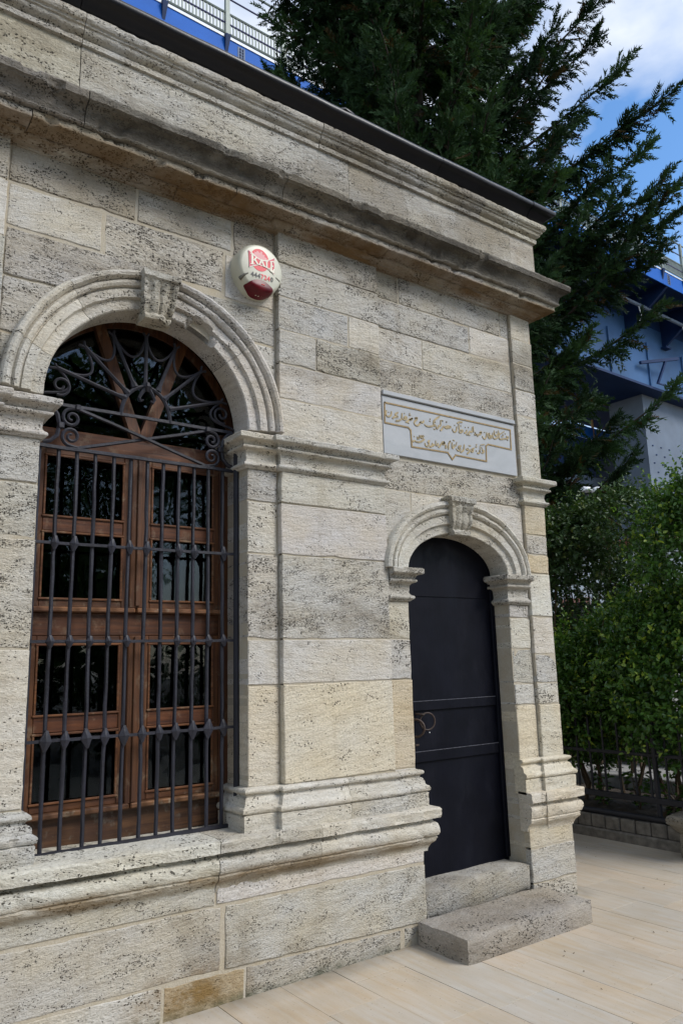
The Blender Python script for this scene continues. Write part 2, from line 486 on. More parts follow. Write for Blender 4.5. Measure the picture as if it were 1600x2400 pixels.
M['conifer'] = mat_leaf('cypress_foliage', (0.009, 0.022, 0.010), (0.044, 0.088, 0.032), (0.065, 0.038, 0.016), 0.75, 0.15)
M['hedge'] = mat_leaf('glossy_green_leaves', (0.024, 0.066, 0.014), (0.098, 0.205, 0.034), (0.33, 0.42, 0.055), 0.30, 0.25)
M['darkleaf'] = mat_leaf('dark_green_leaves', (0.024, 0.052, 0.016), (0.060, 0.115, 0.028), (0.15, 0.18, 0.04), 0.45, 0.18)
M['plane'] = mat_leaf('plane_tree_leaves', (0.03, 0.07, 0.018), (0.07, 0.15, 0.03), (0.12, 0.19, 0.04), 0.5, 0.25)

# ------------------------------------------------------------------ object helpers
def empty(name, loc=(0, 0, 0), label=None, cat=None, group=None, kind=None, parent=None):
    o = bpy.data.objects.new(name, None)
    COL.objects.link(o)
    o.location = loc
    o.empty_display_size = 0.2
    if parent is not None:
        o.parent = parent
    tag(o, label, cat, group, kind)
    return o

def tag(o, label=None, cat=None, group=None, kind=None):
    if label: o["label"] = label
    if cat: o["category"] = cat
    if group: o["group"] = group
    if kind: o["kind"] = kind
    return o

def link_mesh(name, me, mat, parent=None, color=None):
    """Mesh data is in world coordinates; the parent chain carries a plain offset which is undone here."""
    if mat is not None and not me.materials:
        me.materials.append(mat)
    o = bpy.data.objects.new(name, me)
    COL.objects.link(o)
    if parent is not None:
        o.parent = parent
        off = Vector((0, 0, 0)); p = parent
        while p is not None:
            off += p.location; p = p.parent
        o.location = -off
    if color is not None:
        o.color = color
    return o

def mesh_from(name, verts, faces, mat, parent=None, smooth=None, color=None, recalc=True):
    me = bpy.data.meshes.new(name)
    me.from_pydata([tuple(v) for v in verts], [], faces)
    if recalc:
        bm = bmesh.new(); bm.from_mesh(me)
        bmesh.ops.recalc_face_normals(bm, faces=bm.faces)
        bm.to_mesh(me); bm.free()
    if smooth is not None:
        me.polygons.foreach_set("use_smooth", [True] * len(me.polygons))
        me.set_sharp_from_angle(angle=math.radians(smooth))
    me.update()
    return link_mesh(name, me, mat, parent, color)

class MB:
    """collects shapes into ONE mesh"""
    def __init__(s): s.v, s.f = [], []
    def add(s, vs, fs):
        b = len(s.v)
        s.v += [tuple(x) for x in vs]
        s.f += [tuple(i + b for i in f) for f in fs]
        return s
    def box(s, x0, x1, y0, y1, z0, z1, ch=0.0):
        if ch <= 0:
            vs = [(x, y, z) for x in (x0, x1) for y in (y0, y1) for z in (z0, z1)]
            fs = [(0, 1, 3, 2), (4, 6, 7, 5), (0, 4, 5, 1), (2, 3, 7, 6), (0, 2, 6, 4), (1, 5, 7, 3)]
            return s.add(vs, fs)
        bm = bmesh.new()
        r = bmesh.ops.create_cube(bm, size=1.0)
        for v in bm.verts:
            v.co = Vector(((x0 + x1) / 2 + v.co.x * (x1 - x0), (y0 + y1) / 2 + v.co.y * (y1 - y0), (z0 + z1) / 2 + v.co.z * (z1 - z0)))
        bmesh.ops.bevel(bm, geom=list(bm.edges), offset=ch, segments=1, affect='EDGES', profile=0.5)
        bm.verts.index_update()
        vs = [tuple(v.co) for v in bm.verts]; fs = [tuple(v.index for v in f.verts) for f in bm.faces]
        bm.free()
        return s.add(vs, fs)
    def tube(s, pts, r, n=8, closed=False, cap=True, flat=None, wob=0.0):
        pts = [Vector(p) for p in pts]
        N = len(pts)
        rs = r if isinstance(r, (list, tuple)) else [r] * N
        ref = None; rings = []
        for i, p in enumerate(pts):
            a = pts[i - 1] if (i > 0 or closed) else p
            b = pts[(i + 1) % N] if (i < N - 1 or closed) else p
            t = (b - a)
            if t.length < 1e-9: t = Vector((0, 0, 1))
            t.normalize()
            if ref is None:
                ref = Vector((0, 1, 0)) if abs(t.y) < 0.9 else Vector((1, 0, 0))
            u = (ref - t * ref.dot(t))
            if u.length < 1e-6: u = t.orthogonal()
            u.normalize(); w = t.cross(u); ref = u
            ring = []
            for k in range(n):
                an = 2 * math.pi * k / n + (math.pi / n if n == 4 else 0)
                ru = rs[i]; rw = rs[i]
                if flat: ru, rw = rs[i] * flat[0], rs[i] * flat[1]
                q = p + u * math.cos(an) * ru + w * math.sin(an) * rw
                if wob:
                    q += Vector((mn.noise(q * 17), mn.noise(q * 17 + Vector((5, 0, 0))), 0)) * wob
                ring.append(q)
            rings.append(ring)
        vs = [q for ring in rings for q in ring]
        fs = []
        M_ = N if closed else N - 1
        for i in range(M_):
            for k in range(n):
                a = i * n + k; b = i * n + (k + 1) % n
                c = ((i + 1) % N) * n + (k + 1) % n; d = ((i + 1) % N) * n + k
                fs.append((a, b, c, d))
        if cap and not closed:
            fs.append(tuple(range(n - 1, -1, -1)))
            fs.append(tuple((N - 1) * n + k for k in range(n)))
        return s.add(vs, fs)
    def build(s, name, mat, parent=None, smooth=None, color=None):
        return mesh_from(name, s.v, s.f, mat, parent, smooth, color)

def pnoise(p, s): return mn.noise(Vector(p) * s)
# ------------------------------------------------------------------ masonry
TONE = {  # base colour of a block and how pitted it is
    'L': (0.475, 0.458, 0.425, 0.22), 'G': (0.415, 0.407, 0.388, 0.72), 'P': (0.405, 0.387, 0.348, 1.1),
    'W': (0.485, 0.448, 0.372, 0.22), 'D': (0.345, 0.320, 0.275, 0.85), 'M': (0.440, 0.426, 0.394, 0.5),
    'K': (0.35, 0.315, 0.26, 0.95),
    'H': (0.455, 0.437, 0.402, 0.95), 'B': (0.395, 0.380, 0.350, 0.85), 'Y': (0.45, 0.395, 0.30, 0.2),
}
def tone(code):
    r, g, b, a = TONE[code]
    k = random.uniform(0.96, 1.04) * 1.23
    return (r * k, g * k * random.uniform(0.99, 1.01), b * k * random.uniform(0.97, 1.03), a)

building = empty("stone_building", (2.2, 2.0, 0.0),
                 "old limestone building with arched barred window, small arched door and moulded cornice", "building")

def jitter_outline(poly, amp, step=0.045, seed=0.0):
    out = []
    n = len(poly)
    for i in range(n):
        a = Vector(poly[i]); b = Vector(poly[(i + 1) % n])
        d = b - a; L = d.length
        if L < 1e-6: continue
        nrm = Vector((d.y, -d.x)) / L
        k = max(1, int(L / step))
        for j in range(k):
            p = a + d * (j / k)
            q = Vector((p.x * 9 + seed, p.y * 9, seed))
            q2 = Vector((p.x * 31 + seed, p.y * 31, seed))
            w = mn.noise(q) * amp + mn.noise(q2) * amp * 0.6
            chip = max(0.0, mn.noise(q * 0.6 + Vector((9, 3, 1))) - 0.32) * amp * 4.5
            rr = 0.0
            if j == 0: rr = amp * 0.6
            p2 = p - nrm * 0.0
            out.append((p, nrm, -abs(w) - chip - rr))
    # inward = move against outward normal; outline assumed counter-clockwise
    return [p + nr * s for (p, nr, s) in out]

def poly_area(p):
    return 0.5 * sum(p[i][0] * p[(i + 1) % len(p)][1] - p[(i + 1) % len(p)][0] * p[i][1] for i in range(len(p)))

def stone(poly, y, code='M', depth=0.06, name="wall_stone", amp=0.006, axis='y', mat='stone', tilt=0.003, rnd=0.004):
    """poly: (x,z) outline on the plane y (or (y,z) outline on the plane x when axis == 'x'); front looks to -y (or +x)"""
    if poly_area(poly) < 0: poly = poly[::-1]
    sd = random.random() * 50
    o1 = jitter_outline(poly, amp, seed=sd)
    n = len(o1)
    cx = sum(p.x for p in o1) / n; cz = sum(p.y for p in o1) / n
    dy = random.uniform(-tilt, tilt); tx = random.uniform(-tilt, tilt) * 0.8; tz = random.uniform(-tilt, tilt) * 0.8
    hx = max(abs(p.x - cx) for p in o1) or 1; hz = max(abs(p.y - cz) for p in o1) or 1
    def face_y(p): return y + dy + tx * (p.x - cx) / hx + tz * (p.y - cz) / hz
    inner = []
    for i in range(n):
        a, b, c = o1[i - 1], o1[i], o1[(i + 1) % n]
        t = (c - a)
        if t.length < 1e-9: inner.append(b); continue
        t.normalize()
        inner.append(b + Vector((-t.y, t.x)) * rnd)
    vs = []
    sg = 1
    for ring, d in ((o1, depth), (o1, rnd * 0.8), (inner, 0.0)):
        for p in ring:
            vs.append((p.x, face_y(p) + d * sg, p.y))
    fs = []
    for r in range(2):
        for i in range(n):
            j = (i + 1) % n
            fs.append((r * n + i, r * n + j, (r + 1) * n + j, (r + 1) * n + i))
    fs.append(tuple(2 * n + i for i in range(n)))
    if axis == 'x':
        vs = [(y - (v[1] - y), v[0], v[2]) for v in vs]
    return mesh_from(name, vs, fs, M[mat], building, None, tone(code))

def rect(x0, x1, z0, z1, g=0.0025):
    return [(x0 + g, z0 + g), (x1 - g, z0 + g), (x1 - g, z1 - g), (x0 + g, z1 - g)]

def clip_ellipse(poly, c, a, b):
    """cut the ellipse out of a rectangle"""
    if poly_area(poly) < 0: poly = poly[::-1]
    pts = []
    n = len(poly)
    for i in range(n):
        p = poly[i]; q = poly[(i + 1) % n]
        L = math.hypot(q[0] - p[0], q[1] - p[1]); k = max(2, int(L / 0.008))
        for j in range(k):
            pts.append((p[0] + (q[0] - p[0]) * j / k, p[1] + (q[1] - p[1]) * j / k))
    ins = [((x - c[0]) / a) ** 2 + ((z - c[1]) / b) ** 2 < 1 for x, z in pts]
    if not any(ins): return poly
    if all(ins): return None
    N = len(pts)
    st = next(i for i in range(N) if not ins[i] and ins[i - 1])
    order = [(st + i) % N for i in range(N)]
    keep = [i for i in order if not ins[i]]
    runs = []; cur = []
    for i in order:
        if not ins[i]: cur.append(pts[i])
    # single run assumed: kept points st .. last, then arc from last back to first
    def ang(p): return math.atan2((p[1] - c[1]) / b, (p[0] - c[0]) / a)
    a0, a1 = ang(cur[-1]), ang(cur[0])
    d = a1 - a0
    while d > math.pi: d -= 2 * math.pi
    while d < -math.pi: d += 2 * math.pi
    k = max(3, int(abs(d) * max(a, b) / 0.04))
    arc = [(c[0] + a * math.cos(a0 + d * t / k), c[1] + b * math.sin(a0 + d * t / k)) for t in range(k + 1)]
    # thin the kept boundary: only corners matter
    thin = [cur[0]]
    for i in range(1, len(cur) - 1):
        u = (cur[i][0] - thin[-1][0], cur[i][1] - thin[-1][1]); w = (cur[i + 1][0] - cur[i][0], cur[i + 1][1] - cur[i][1])
        if abs(u[0] * w[1] - u[1] * w[0]) > 1e-6: thin.append(cur[i])
    thin.append(cur[-1])
    return thin + arc[1:-1]

WC, WA, WB = (1.536, 2.97), 0.575, 0.575      # window arch centre and half-axes
DC, DA, DB = (3.760, 2.215), 0.470, 0.262     # door arch

def tz(x): return -0.016 * (x - 0.9)

# ---- mortar beds behind the blocks
def bed(name, outer, holes, y):
    bm = bmesh.new()
    edges = []
    for loop in [outer] + holes:
        vs = [bm.verts.new((p[0], y, p[1])) for p in loop]
        for i in range(len(vs)):
            edges.append(bm.edges.new((vs[i], vs[(i + 1) % len(vs)])))
    bmesh.ops.triangle_fill(bm, use_beauty=True, edges=edges, normal=(0, -1, 0))
    me = bpy.data.meshes.new(name); bm.to_mesh(me); bm.free()
    return link_mesh(name, me, M['mortar'], building)
def arch_hole(c, a, b, z0, ex=0.02):
    pts = [(c[0] + (a + ex) * math.cos(t), c[1] + (b + ex) * math.sin(t)) for t in np.linspace(0, math.pi, 40)]
    return pts + [(c[0] - a - ex, z0), (c[0] + a + ex, z0)]
bed("mortar_bed", [(-2.5, 0.0), (3.13, 0.0), (3.13, 4.6), (-2.5, 4.6)], [arch_hole(WC, WA, WB, 0.6, 0.03)], 0.0605)
bed("mortar_bed", [(2.322, 0.5), (3.104, 0.5), (3.104, 4.4), (2.322, 4.4)], [], 0.0245)
bed("mortar_bed", [(-0.05, 0.5), (0.725, 0.5), (0.725, 4.4), (-0.05, 4.4)], [], 0.0245)
bed("mortar_bed", [(3.104, 0.5), (3.27, 0.5), (3.27, 2.1), (3.20, 2.2)] + [(DC[0] + 0.56 * math.cos(t), DC[1] + 0.36 * math.sin(t)) for t in np.linspace(math.pi, 0, 24)] +
    [(4.26, 2.1), (4.26, 0.5), (4.445, 0.5), (4.445, 4.45), (3.104, 4.45)], [], 0.0495)
bed("mortar_bed", [(4.45, 0.4), (4.672, 0.4), (4.672, 4.45), (4.45, 4.45)], [], 0.0245)
bed("mortar_bed", [(-2.5, 0.0), (3.28, 0.0), (3.28, 0.6), (-2.5, 0.6)], [], 0.0050)
bed("mortar_bed", [(4.24, 0.0), (4.688, 0.0), (4.688, 0.58), (4.24, 0.58)], [], 0.0050)

for (x0, x1, y0, y1, z0, z1) in ((2.1145, 2.31, .0615, .30, .79, 2.76), (.745, .9605, .0615, .30, .79, 2.76), (4.2345, 4.44, .0505, .22, .02, 2.02), (3.115, 3.2855, .0505, .22, .02, 2.02), (4.45, 4.6755, .0255, .31, .02, 4.3)):
    MB().box(x0, x1, y0, y1, z0, z1).build("mortar_bed", M['mortar'], building)
# ---- spandrels round the window arch (recessed field)
Y_F, Y_P, Y_B = 0.055, 0.020, 0.045
RA = 0.70
for (x0, x1, z0, z1, cd) in [
        (0.74, 1.30, 2.945, 3.26, 'G'), (0.74, 1.34, 3.26, 3.56, 'G'), (0.74, 1.50, 3.56, 3.83, 'B'),
        (1.77, 2.315, 2.945, 3.27, 'L'), (1.70, 2.315, 3.27, 3.53, 'M'), (1.50, 2.315, 3.53, 3.765, 'B'),
        (0.74, 1.235, 3.83, 4.075, 'L'), (1.235, 1.965, 3.795, 4.075, 'P'), (1.965, 2.315, 3.765, 4.055, 'L'),
        (0.74, 1.42, 4.075, 4.31, 'D'), (1.42, 2.02, 4.075, 4.31, 'G'), (2.02, 2.315, 4.055, 4.31, 'D')]:
    p = clip_ellipse(rect(x0, x1, z0, z1, 0.007 if z1 > 3.7 else .004), WC, RA, RA)
    if p: stone(p, Y_F, cd, amp=.009 if cd in 'PD' else .006)

# ---- pilaster between window and door
for (x0, x1, z0, z1, cd) in [
        (2.315, 3.11, 2.945, 3.20, 'L'), (2.315, 3.11, 3.20, 3.425, 'L'), (2.315, 2.59, 3.425, 3.645, 'M'), (2.59, 3.11, 3.425, 3.645, 'P'),
        (2.315, 2.85, 3.645, 3.865, 'G'), (2.85, 3.11, 3.645, 3.865, 'L'), (2.315, 3.11, 3.865, 4.09, 'G'), (2.315, 3.11, 4.09, 4.31, 'B'),
        (2.315, 3.11, 2.555, 2.75, 'M'), (2.315, 3.11, 2.25, 2.555, 'L'), (2.315, 3.11, 1.765, 2.25, 'H'), (2.315, 3.11, 1.515, 1.765, 'L'), (2.315, 3.11, 0.98, 1.515, 'W')]:
    stone(rect(x0, x1, z0, z1), Y_P, cd, 0.08, amp=0.005 if cd != 'H' else 0.008)
# jamb strips beside the window opening, thick enough to show the reveal
for (z0, z1, cd) in [(2.555, 2.75, 'G'), (2.25, 2.555, 'M'), (1.765, 2.25, 'H'), (1.515, 1.765, 'L'), (0.98, 1.515, 'W')]:
    stone(rect(2.11, 2.315, z0, z1, 0.003), Y_F, cd, 0.27)
for (z0, z1, cd) in [(2.52, 2.75, 'G'), (2.25, 2.52, 'P'), (1.73, 2.25, 'H'), (1.02, 1.73, 'L'), (0.86, 1.02, 'M')]:
    stone(rect(0.74, 0.965, z0, z1, 0.003), Y_F, cd, 0.27)
for (z0, z1, cd) in [(2.945, 3.3, 'M'), (3.3, 3.75, 'G'), (3.75, 4.06, 'L'), (4.06, 4.31, 'D'), (2.52, 2.75, 'G'), (2.25, 2.52, 'P'), (1.73, 2.25, 'H'), (1.02, 1.73, 'L'), (0.86, 1.02, 'M')]:
    stone(rect(-0.05, 0.74, z0, z1), Y_P, cd, 0.08)
for zz in [(0.6, 1.3), (1.3, 2.0), (2.0, 2.75), (2.75, 3.5), (3.5, 4.3)]:      # plain wall going on to the left, out of frame
    for xx in [(-2.5, -1.6), (-1.6, -0.8), (-0.8, -0.05)]:
        stone(rect(*xx, *zz), Y_F, random.choice('GMLW'))

# ---- door bay
for (x0, x1, z0, z1, cd) in [
        (3.11, 4.445, 3.395, 3.635, 'B'), (3.11, 3.515, 3.635, 3.865, 'M'), (3.515, 4.445, 3.635, 3.865, 'M'),
        (3.11, 4.0, 3.865, 4.085, 'G'), (4.0, 4.445, 3.865, 4.085, 'L'), (3.11, 3.32, 4.085, 4.31, 'D'), (3.32, 4.35, 4.085, 4.31, 'B'), (4.35, 4.445, 4.085, 4.31, 'G'),
        (3.11, 4.445, 2.735, 2.955, 'P')]:
    stone(rect(x0, x1, z0, z1), Y_B, cd)
for (x0, x1, z0, z1, cd) in [(3.11, 3.345, 2.225, 2.735, 'M'), (3.345, 3.76, 2.225, 2.735, 'L'), (3.76, 4.445, 2.225, 2.735, 'L')]:
    p = clip_ellipse(rect(x0, x1, z0, z1), DC, 0.60, 0.40)
    if p: stone(p, Y_B, cd)
for (z0, z1, cd) in [(1.765, 2.005, 'M'), (1.515, 1.765, 'G'), (0.98, 1.515, 'Y'), (0.5, 0.98, 'M')]:
    stone(rect(3.11, 3.29, z0, z1, 0.002), Y_B, cd, 0.19)
for (z0, z1, cd) in [(1.91, 2.005, 'G'), (1.69, 1.91, 'L'), (1.445, 1.69, 'G'), (1.30, 1.445, 'M'), (0.86, 1.30, 'W'), (0.535, 0.86, 'M')]:
    stone(rect(4.23, 4.445, z0, z1, 0.003), Y_B, cd, 0.19, amp=0.007)
# ---- corner strip
for (z0, z1, cd) in [(2.95, 3.46, 'M'), (3.46, 3.67, 'M'), (3.67, 3.885, 'B'), (3.885, 4.09, 'M'), (4.09, 4.31, 'L'),
                     (2.53, 2.755, 'Y'), (2.38, 2.53, 'H'), (2.24, 2.38, 'Y'), (1.92, 2.24, 'L'), (1.65, 1.92, 'L'), (1.445, 1.65, 'G'), (1.295, 1.445, 'H'), (0.86, 1.295, 'W'), (0.535, 0.86, 'M')]:
    stone(rect(4.445, 4.68, z0, z1, 0.003), Y_P, cd, 0.30, amp=0.007)
# ---- end wall round the corner
zs = [0.0, 0.36, 0.9, 1.3, 1.65, 1.92, 2.24, 2.53, 2.95, 3.46, 3.885, 4.31]
for i in range(len(zs) - 1):
    ys = [0.325, 1.1 + 0.3 * (i % 2), 2.0 + 0.2 * (i % 3), 2.9 + 0.3 * (i % 2), 4.2]
    for j in range(4):
        stone(rect(ys[j], ys[j + 1], zs[i], zs[i + 1]), 4.68, random.choice('GMLWB'), 0.06, axis='x')
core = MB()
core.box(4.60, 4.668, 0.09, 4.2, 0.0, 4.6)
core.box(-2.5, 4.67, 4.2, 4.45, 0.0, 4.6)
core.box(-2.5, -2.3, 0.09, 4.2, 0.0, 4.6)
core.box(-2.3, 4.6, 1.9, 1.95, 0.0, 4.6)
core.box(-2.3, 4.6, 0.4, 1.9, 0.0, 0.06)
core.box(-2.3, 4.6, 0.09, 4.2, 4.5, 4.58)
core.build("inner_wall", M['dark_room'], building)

# ---- plinth courses
for (x0, x1, z0, z1, z2, z3, cd) in [(-2.5, -0.6, .485, .485, .62, .62, 'M'), (-0.6, 1.895, .485, .455, .60, .565, 'M'), (1.895, 3.29, .455, .435, .575, .545, 'L')]:
    stone([(x0 + .005, z0 + .004), (x1 - .005, z1 + .004), (x1 - .005, z3), (x0 + .005, z2)], 0.0, cd, 0.08 if x1 < 3 else 0.2, "plinth_stone", 0.006, mat='plinth')
for (x0, x1, z0, z1, z2, z3, cd) in [(-2.5, 0.2, .19, .18, .485, .48, 'G'), (0.2, 1.928, .18, .155, .47, .452, 'M'), (1.942, 3.29, .15, .105, .448, .43, 'M')]:
    stone([(x0 + .005, z0 + .004), (x1 - .005, z1 + .004), (x1 - .005, z3 - .004), (x0 + .005, z2 - .004)], 0.0, cd, 0.08 if x1 < 3 else 0.2, "plinth_stone", 0.009, mat='plinth')
for (x0, x1, z2, z3, cd) in [(-2.5, 0.4, .185, .18, 'G'), (0.4, 1.62, .175, .158, 'M'), (1.62, 2.06, .15, .142, 'Y'), (2.06, 3.085, .142, .108, 'B'), (3.10, 3.29, .105, .10, 'B')]:
    stone([(x0 + .004, -.02), (x1 - .004, -.02), (x1 - .004, z3 - .003), (x0 + .004, z2 - .003)], random.uniform(0.0, 0.006), cd, 0.08 if x1 < 3 else 0.2, "plinth_stone", 0.008, mat='plinth')
for (z0, z1, cd) in [(.36, .545, 'W'), (.14, .36, 'M'), (-.02, .14, 'B')]:
    stone(rect(4.23, 4.695, z0, z1, 0.003), 0.002, cd, 0.30, "plinth_stone", 0.008, mat='plinth')
# threshold under the door
def rough_block(name, x0, x1, y0, y1, z0, z1, mat, color, seg=0.05, rnd=0.014, amp=0.006, parent=None):
    """a worn stone slab: a finely divided box with rounded, chipped edges"""
    bm = bmesh.new()
    bmesh.ops.create_cube(bm, size=1.0)
    ctr = Vector(((x0 + x1) / 2, (y0 + y1) / 2, (z0 + z1) / 2)); sz = Vector((x1 - x0, y1 - y0, z1 - z0))
    for v in bm.verts: v.co = Vector((v.co.x * sz.x, v.co.y * sz.y, v.co.z * sz.z)) + ctr
    for ax in range(3):
        k = max(1, int(sz[ax] / seg))
        es = [e for e in bm.edges if abs((e.verts[0].co - e.verts[1].co)[ax]) > sz[ax] * 0.99]
        bmesh.ops.subdivide_edges(bm, edges=es, cuts=k, use_grid_fill=True)
    h = sz / 2
    for v in bm.verts:
        d = v.co - ctr
        q = Vector((max(0, abs(d.x) - (h.x - rnd * 2)), max(0, abs(d.y) - (h.y - rnd * 2)), max(0, abs(d.z) - (h.z - rnd * 2))))
        co = v.co.copy()
        cnt = sum(1 for c in q if c > rnd)
        pull = rnd * (0.55 + 0.9 * max(0, mn.noise(co * 7))) if cnt >= 2 else 0
        sgn = Vector([math.copysign(1, c) for c in d])
        for ax in range(3):
            if q[ax] > rnd: co[ax] -= sgn[ax] * pull
        co += Vector((mn.noise(co * 9), mn.noise(co * 9 + Vector((7, 0, 0))), mn.noise(co * 9 + Vector((0, 7, 0))))) * amp
        co += Vector((mn.noise(co * 30), mn.noise(co * 30 + Vector((7, 0, 0))), mn.noise(co * 30 + Vector((0, 7, 0))))) * amp * 0.5
        v.co = co
    me = bpy.data.meshes.new(name); bm.to_mesh(me); bm.free()
    me.polygons.foreach_set("use_smooth", [True] * len(me.polygons)); me.set_sharp_from_angle(angle=math.radians(50))
    return link_mesh(name, me, M[mat], parent, color)
rough_block("threshold", 3.285, 4.235, 0.004, 0.36, 0.10, 0.277, 'stone', TONE['B'][:3] + (0.5,), parent=building)

# ------------------------------------------------------------------ mouldings
def curve(p0, p1, kind, n=5):
    """quarter curves between two profile points (p = projection, z = height)"""
    out = []
    for i in range(1, n + 1):
        t = i / n
        if kind == 'cav':   f = 1 - math.cos(t * math.pi / 2); g = math.sin(t * math.pi / 2)
        elif kind == 'ovo': f = math.sin(t * math.pi / 2); g = 1 - math.cos(t * math.pi / 2)
        elif kind == 'cyma': f = 0.5 - 0.5 * math.cos(t * math.pi); g = t
        else: f = g = t
        out.append((p0[0] + (p1[0] - p0[0]) * f, p0[1] + (p1[1] - p0[1]) * g))
    return out
def roll(z0, z1, p, b, n=6):
    """half-round from z0 to z1 bulging b beyond p"""
    return [(p + b * math.sin(math.pi * i / n), z0 + (z1 - z0) * (0.5 - 0.5 * math.cos(math.pi * i / n))) for i in range(n + 1)]
def densify(prof, step=0.012):
    out = [prof[0]]
    for a, b in zip(prof, prof[1:]):
        L = math.hypot(b[0] - a[0], b[1] - a[1]); k = max(1, int(L / step))
        for i in range(1, k + 1): out.append((a[0] + (b[0] - a[0]) * i / k, a[1] + (b[1] - a[1]) * i / k))
    return out

def moulding(name, prof, path, joints=(), code='M', wear=0.005, chip=0.03, mat='stone', zt=False, codes=None, dens=True, step=0.02):
    """sweeps the profile along a plan path (outward = right-hand side), cut into separate stones at the joints (x of the path, or arc length)"""
    prof = densify(prof) if dens else prof
    pmax = max(p for p, z in prof)
    P = [Vector((p[0], p[1])) for p in path]
    D = [(P[i + 1] - P[i]).normalized() for i in range(len(P) - 1)]
    Nn = [Vector((d.y, -d.x)) for d in D]
    cum = [0.0]
    for i in range(len(P) - 1): cum.append(cum[-1] + (P[i + 1] - P[i]).length)
    samples = []
    for i in range(len(P) - 1):
        L = (P[i + 1] - P[i]).length; k = max(1, int(L / step))
        for j in range(k):
            if j == 0:
                n = Nn[0] if i == 0 else (Nn[i - 1] + Nn[i]) / (1 + Nn[i - 1].dot(Nn[i]))
            else: n = Nn[i]
            samples.append((cum[i] + L * j / k, P[i] + D[i] * (L * j / k), n))
    samples.append((cum[-1], P[-1], Nn[-1]))
    cuts = [0.0] + sorted(j for j in joints if 0.02 < j < cum[-1] - 0.02) + [cum[-1]]
    res = []
    for ci in range(len(cuts) - 1):
        a, b = cuts[ci] + (0.002 if ci else 0), cuts[ci + 1] - (0.002 if ci < len(cuts) - 2 else 0)
        seg = [s for s in samples if a + 0.012 < s[0] < b - 0.012]
        def at(t):
            for i in range(len(P) - 1):
                if cum[i] - 1e-6 <= t <= cum[i + 1] + 1e-6:
                    return (t, P[i] + D[i] * (t - cum[i]), Nn[i])
        first = samples[0] if ci == 0 else at(a)
        last = samples[-1] if ci == len(cuts) - 2 else at(b)
        seg = [first] + seg + [last]
        off = random.uniform(-0.003, 0.003) if len(cuts) > 2 else 0.0
        vs = []
        m_ = len(prof)
        for (t, p, n) in seg:
            for (pp, z) in prof:
                q = Vector((p.x + n.x * pp, p.y + n.y * pp, z))
                w = mn.noise(q * 5) * wear * .22 + mn.noise(q * 24) * wear * 0.38 + mn.noise(q * 58) * wear * 0.5
                c_ = (mn.noise(q * 8.5 + Vector((3, 8, 2))) - 0.34) * 14
                ch = min(1.0, max(0.0, c_)) * chip * .34 * max(0.0, pp) / max(pmax, .01) * (0.6 + 0.6 * mn.noise(q * 30))
                if pp < -0.01: w = ch = 0
                q2 = Vector((p.x + n.x * (pp + w + off - ch), p.y + n.y * (pp + w + off - ch), z + mn.noise(q * 6 + Vector((4, 4, 4))) * wear * 0.22 + mn.noise(q * 40 + Vector((4, 4, 4))) * wear * 0.35 + (tz(p.x) if zt else 0)))
                vs.append(q2)
        fs = []
        for i in range(len(seg) - 1):
            for k in range(m_ - 1):
                fs.append((i * m_ + k, (i + 1) * m_ + k, (i + 1) * m_ + k + 1, i * m_ + k + 1))
            fs.append((i * m_ + m_ - 1, (i + 1) * m_ + m_ - 1, (i + 1) * m_, i * m_))
        fs.append(tuple(range(m_))); fs.append(tuple((len(seg) - 1) * m_ + k for k in range(m_)))
        cd = codes[ci % len(codes)] if codes else code
        res.append(mesh_from(name, vs, fs, M[mat], building, 24, tone(cd)))
    return res

END = 4.68
# bed mould of the cornice, following the pilasters
lowp = [(-.06, 4.285), (.004, 4.285), (.008, 4.296), (.024, 4.300)] + curve((.024, 4.302), (.064, 4.332), 'cyma') + [(.066, 4.340), (-.06, 4.341)]
moulding("bed_stone", lowp, [(-2.5, .055), (-.05, .055), (-.05, .02), (.725, .02), (.725, .055), (2.318, .055), (2.318, .02), (END, .02), (END, 4.4)],
         [2.55, 4.2, 5.0, 6.1, 7.3, 8.6, 9.9], wear=.010, chip=.08, mat='cornice', codes='DBDBBD')
filp = [(-.06, 4.3405), (.070, 4.3405), (.142, 4.345), (.150, 4.350), (.150, 4.391), (.140, 4.395), (-.06, 4.396)]
moulding("cornice_stone", filp, [(-2.5, .02), (END, .02), (END, 4.4)], [2.0, 3.3, 4.45, 5.6, 6.5, 8.2, 9.6], wear=.010, chip=.08, mat='cornice', codes='DBDBB')
corp = [(-.06, 4.395), (.10, 4.395), (.172, 4.397), (.178, 4.404), (.172, 4.412)] + curve((.172, 4.414), (.226, 4.494), 'cav') + [(.232, 4.500), (.243, 4.504), (.246, 4.543), (.238, 4.554), (.06, 4.602), (-.06, 4.602)]
moulding("cornice_stone", corp, [(-2.5, .02), (END, .02), (END, 4.4)], [2.2, 3.55, 4.75, 5.9, 7.6, 9.2], wear=.010, chip=.09, mat='cornice', codes='DBBDB')
# attic course and its capping
attp = [(-.05, 4.585), (.056, 4.585), (.056, 4.955), (-.05, 4.955)]
moulding("attic_stone", attp, [(-2.5, .02), (END, .02), (END, 4.4)], [2.0, 3.55, 5.35, 6.95, 8.8], wear=.003, chip=.0, codes='LMGMLM')
capp = [(-.05, 4.953), (.058, 4.953), (.076, 4.957), (.079, 4.985), (.070, 4.991), (.066, 4.998)] + curve((.070, 5.003), (.104, 5.032), 'ovo') + [(.104, 5.038), (.114, 5.042), (.116, 5.052)] + roll(5.055, 5.115, .118, .022) + [(-.05, 5.118)]
moulding("capping_stone", capp, [(-2.5, .02), (END, .02), (END, 4.4)], [1.5, 3.55, 5.1, 6.6, 8.4], wear=.005, chip=.03, codes='MGMB')

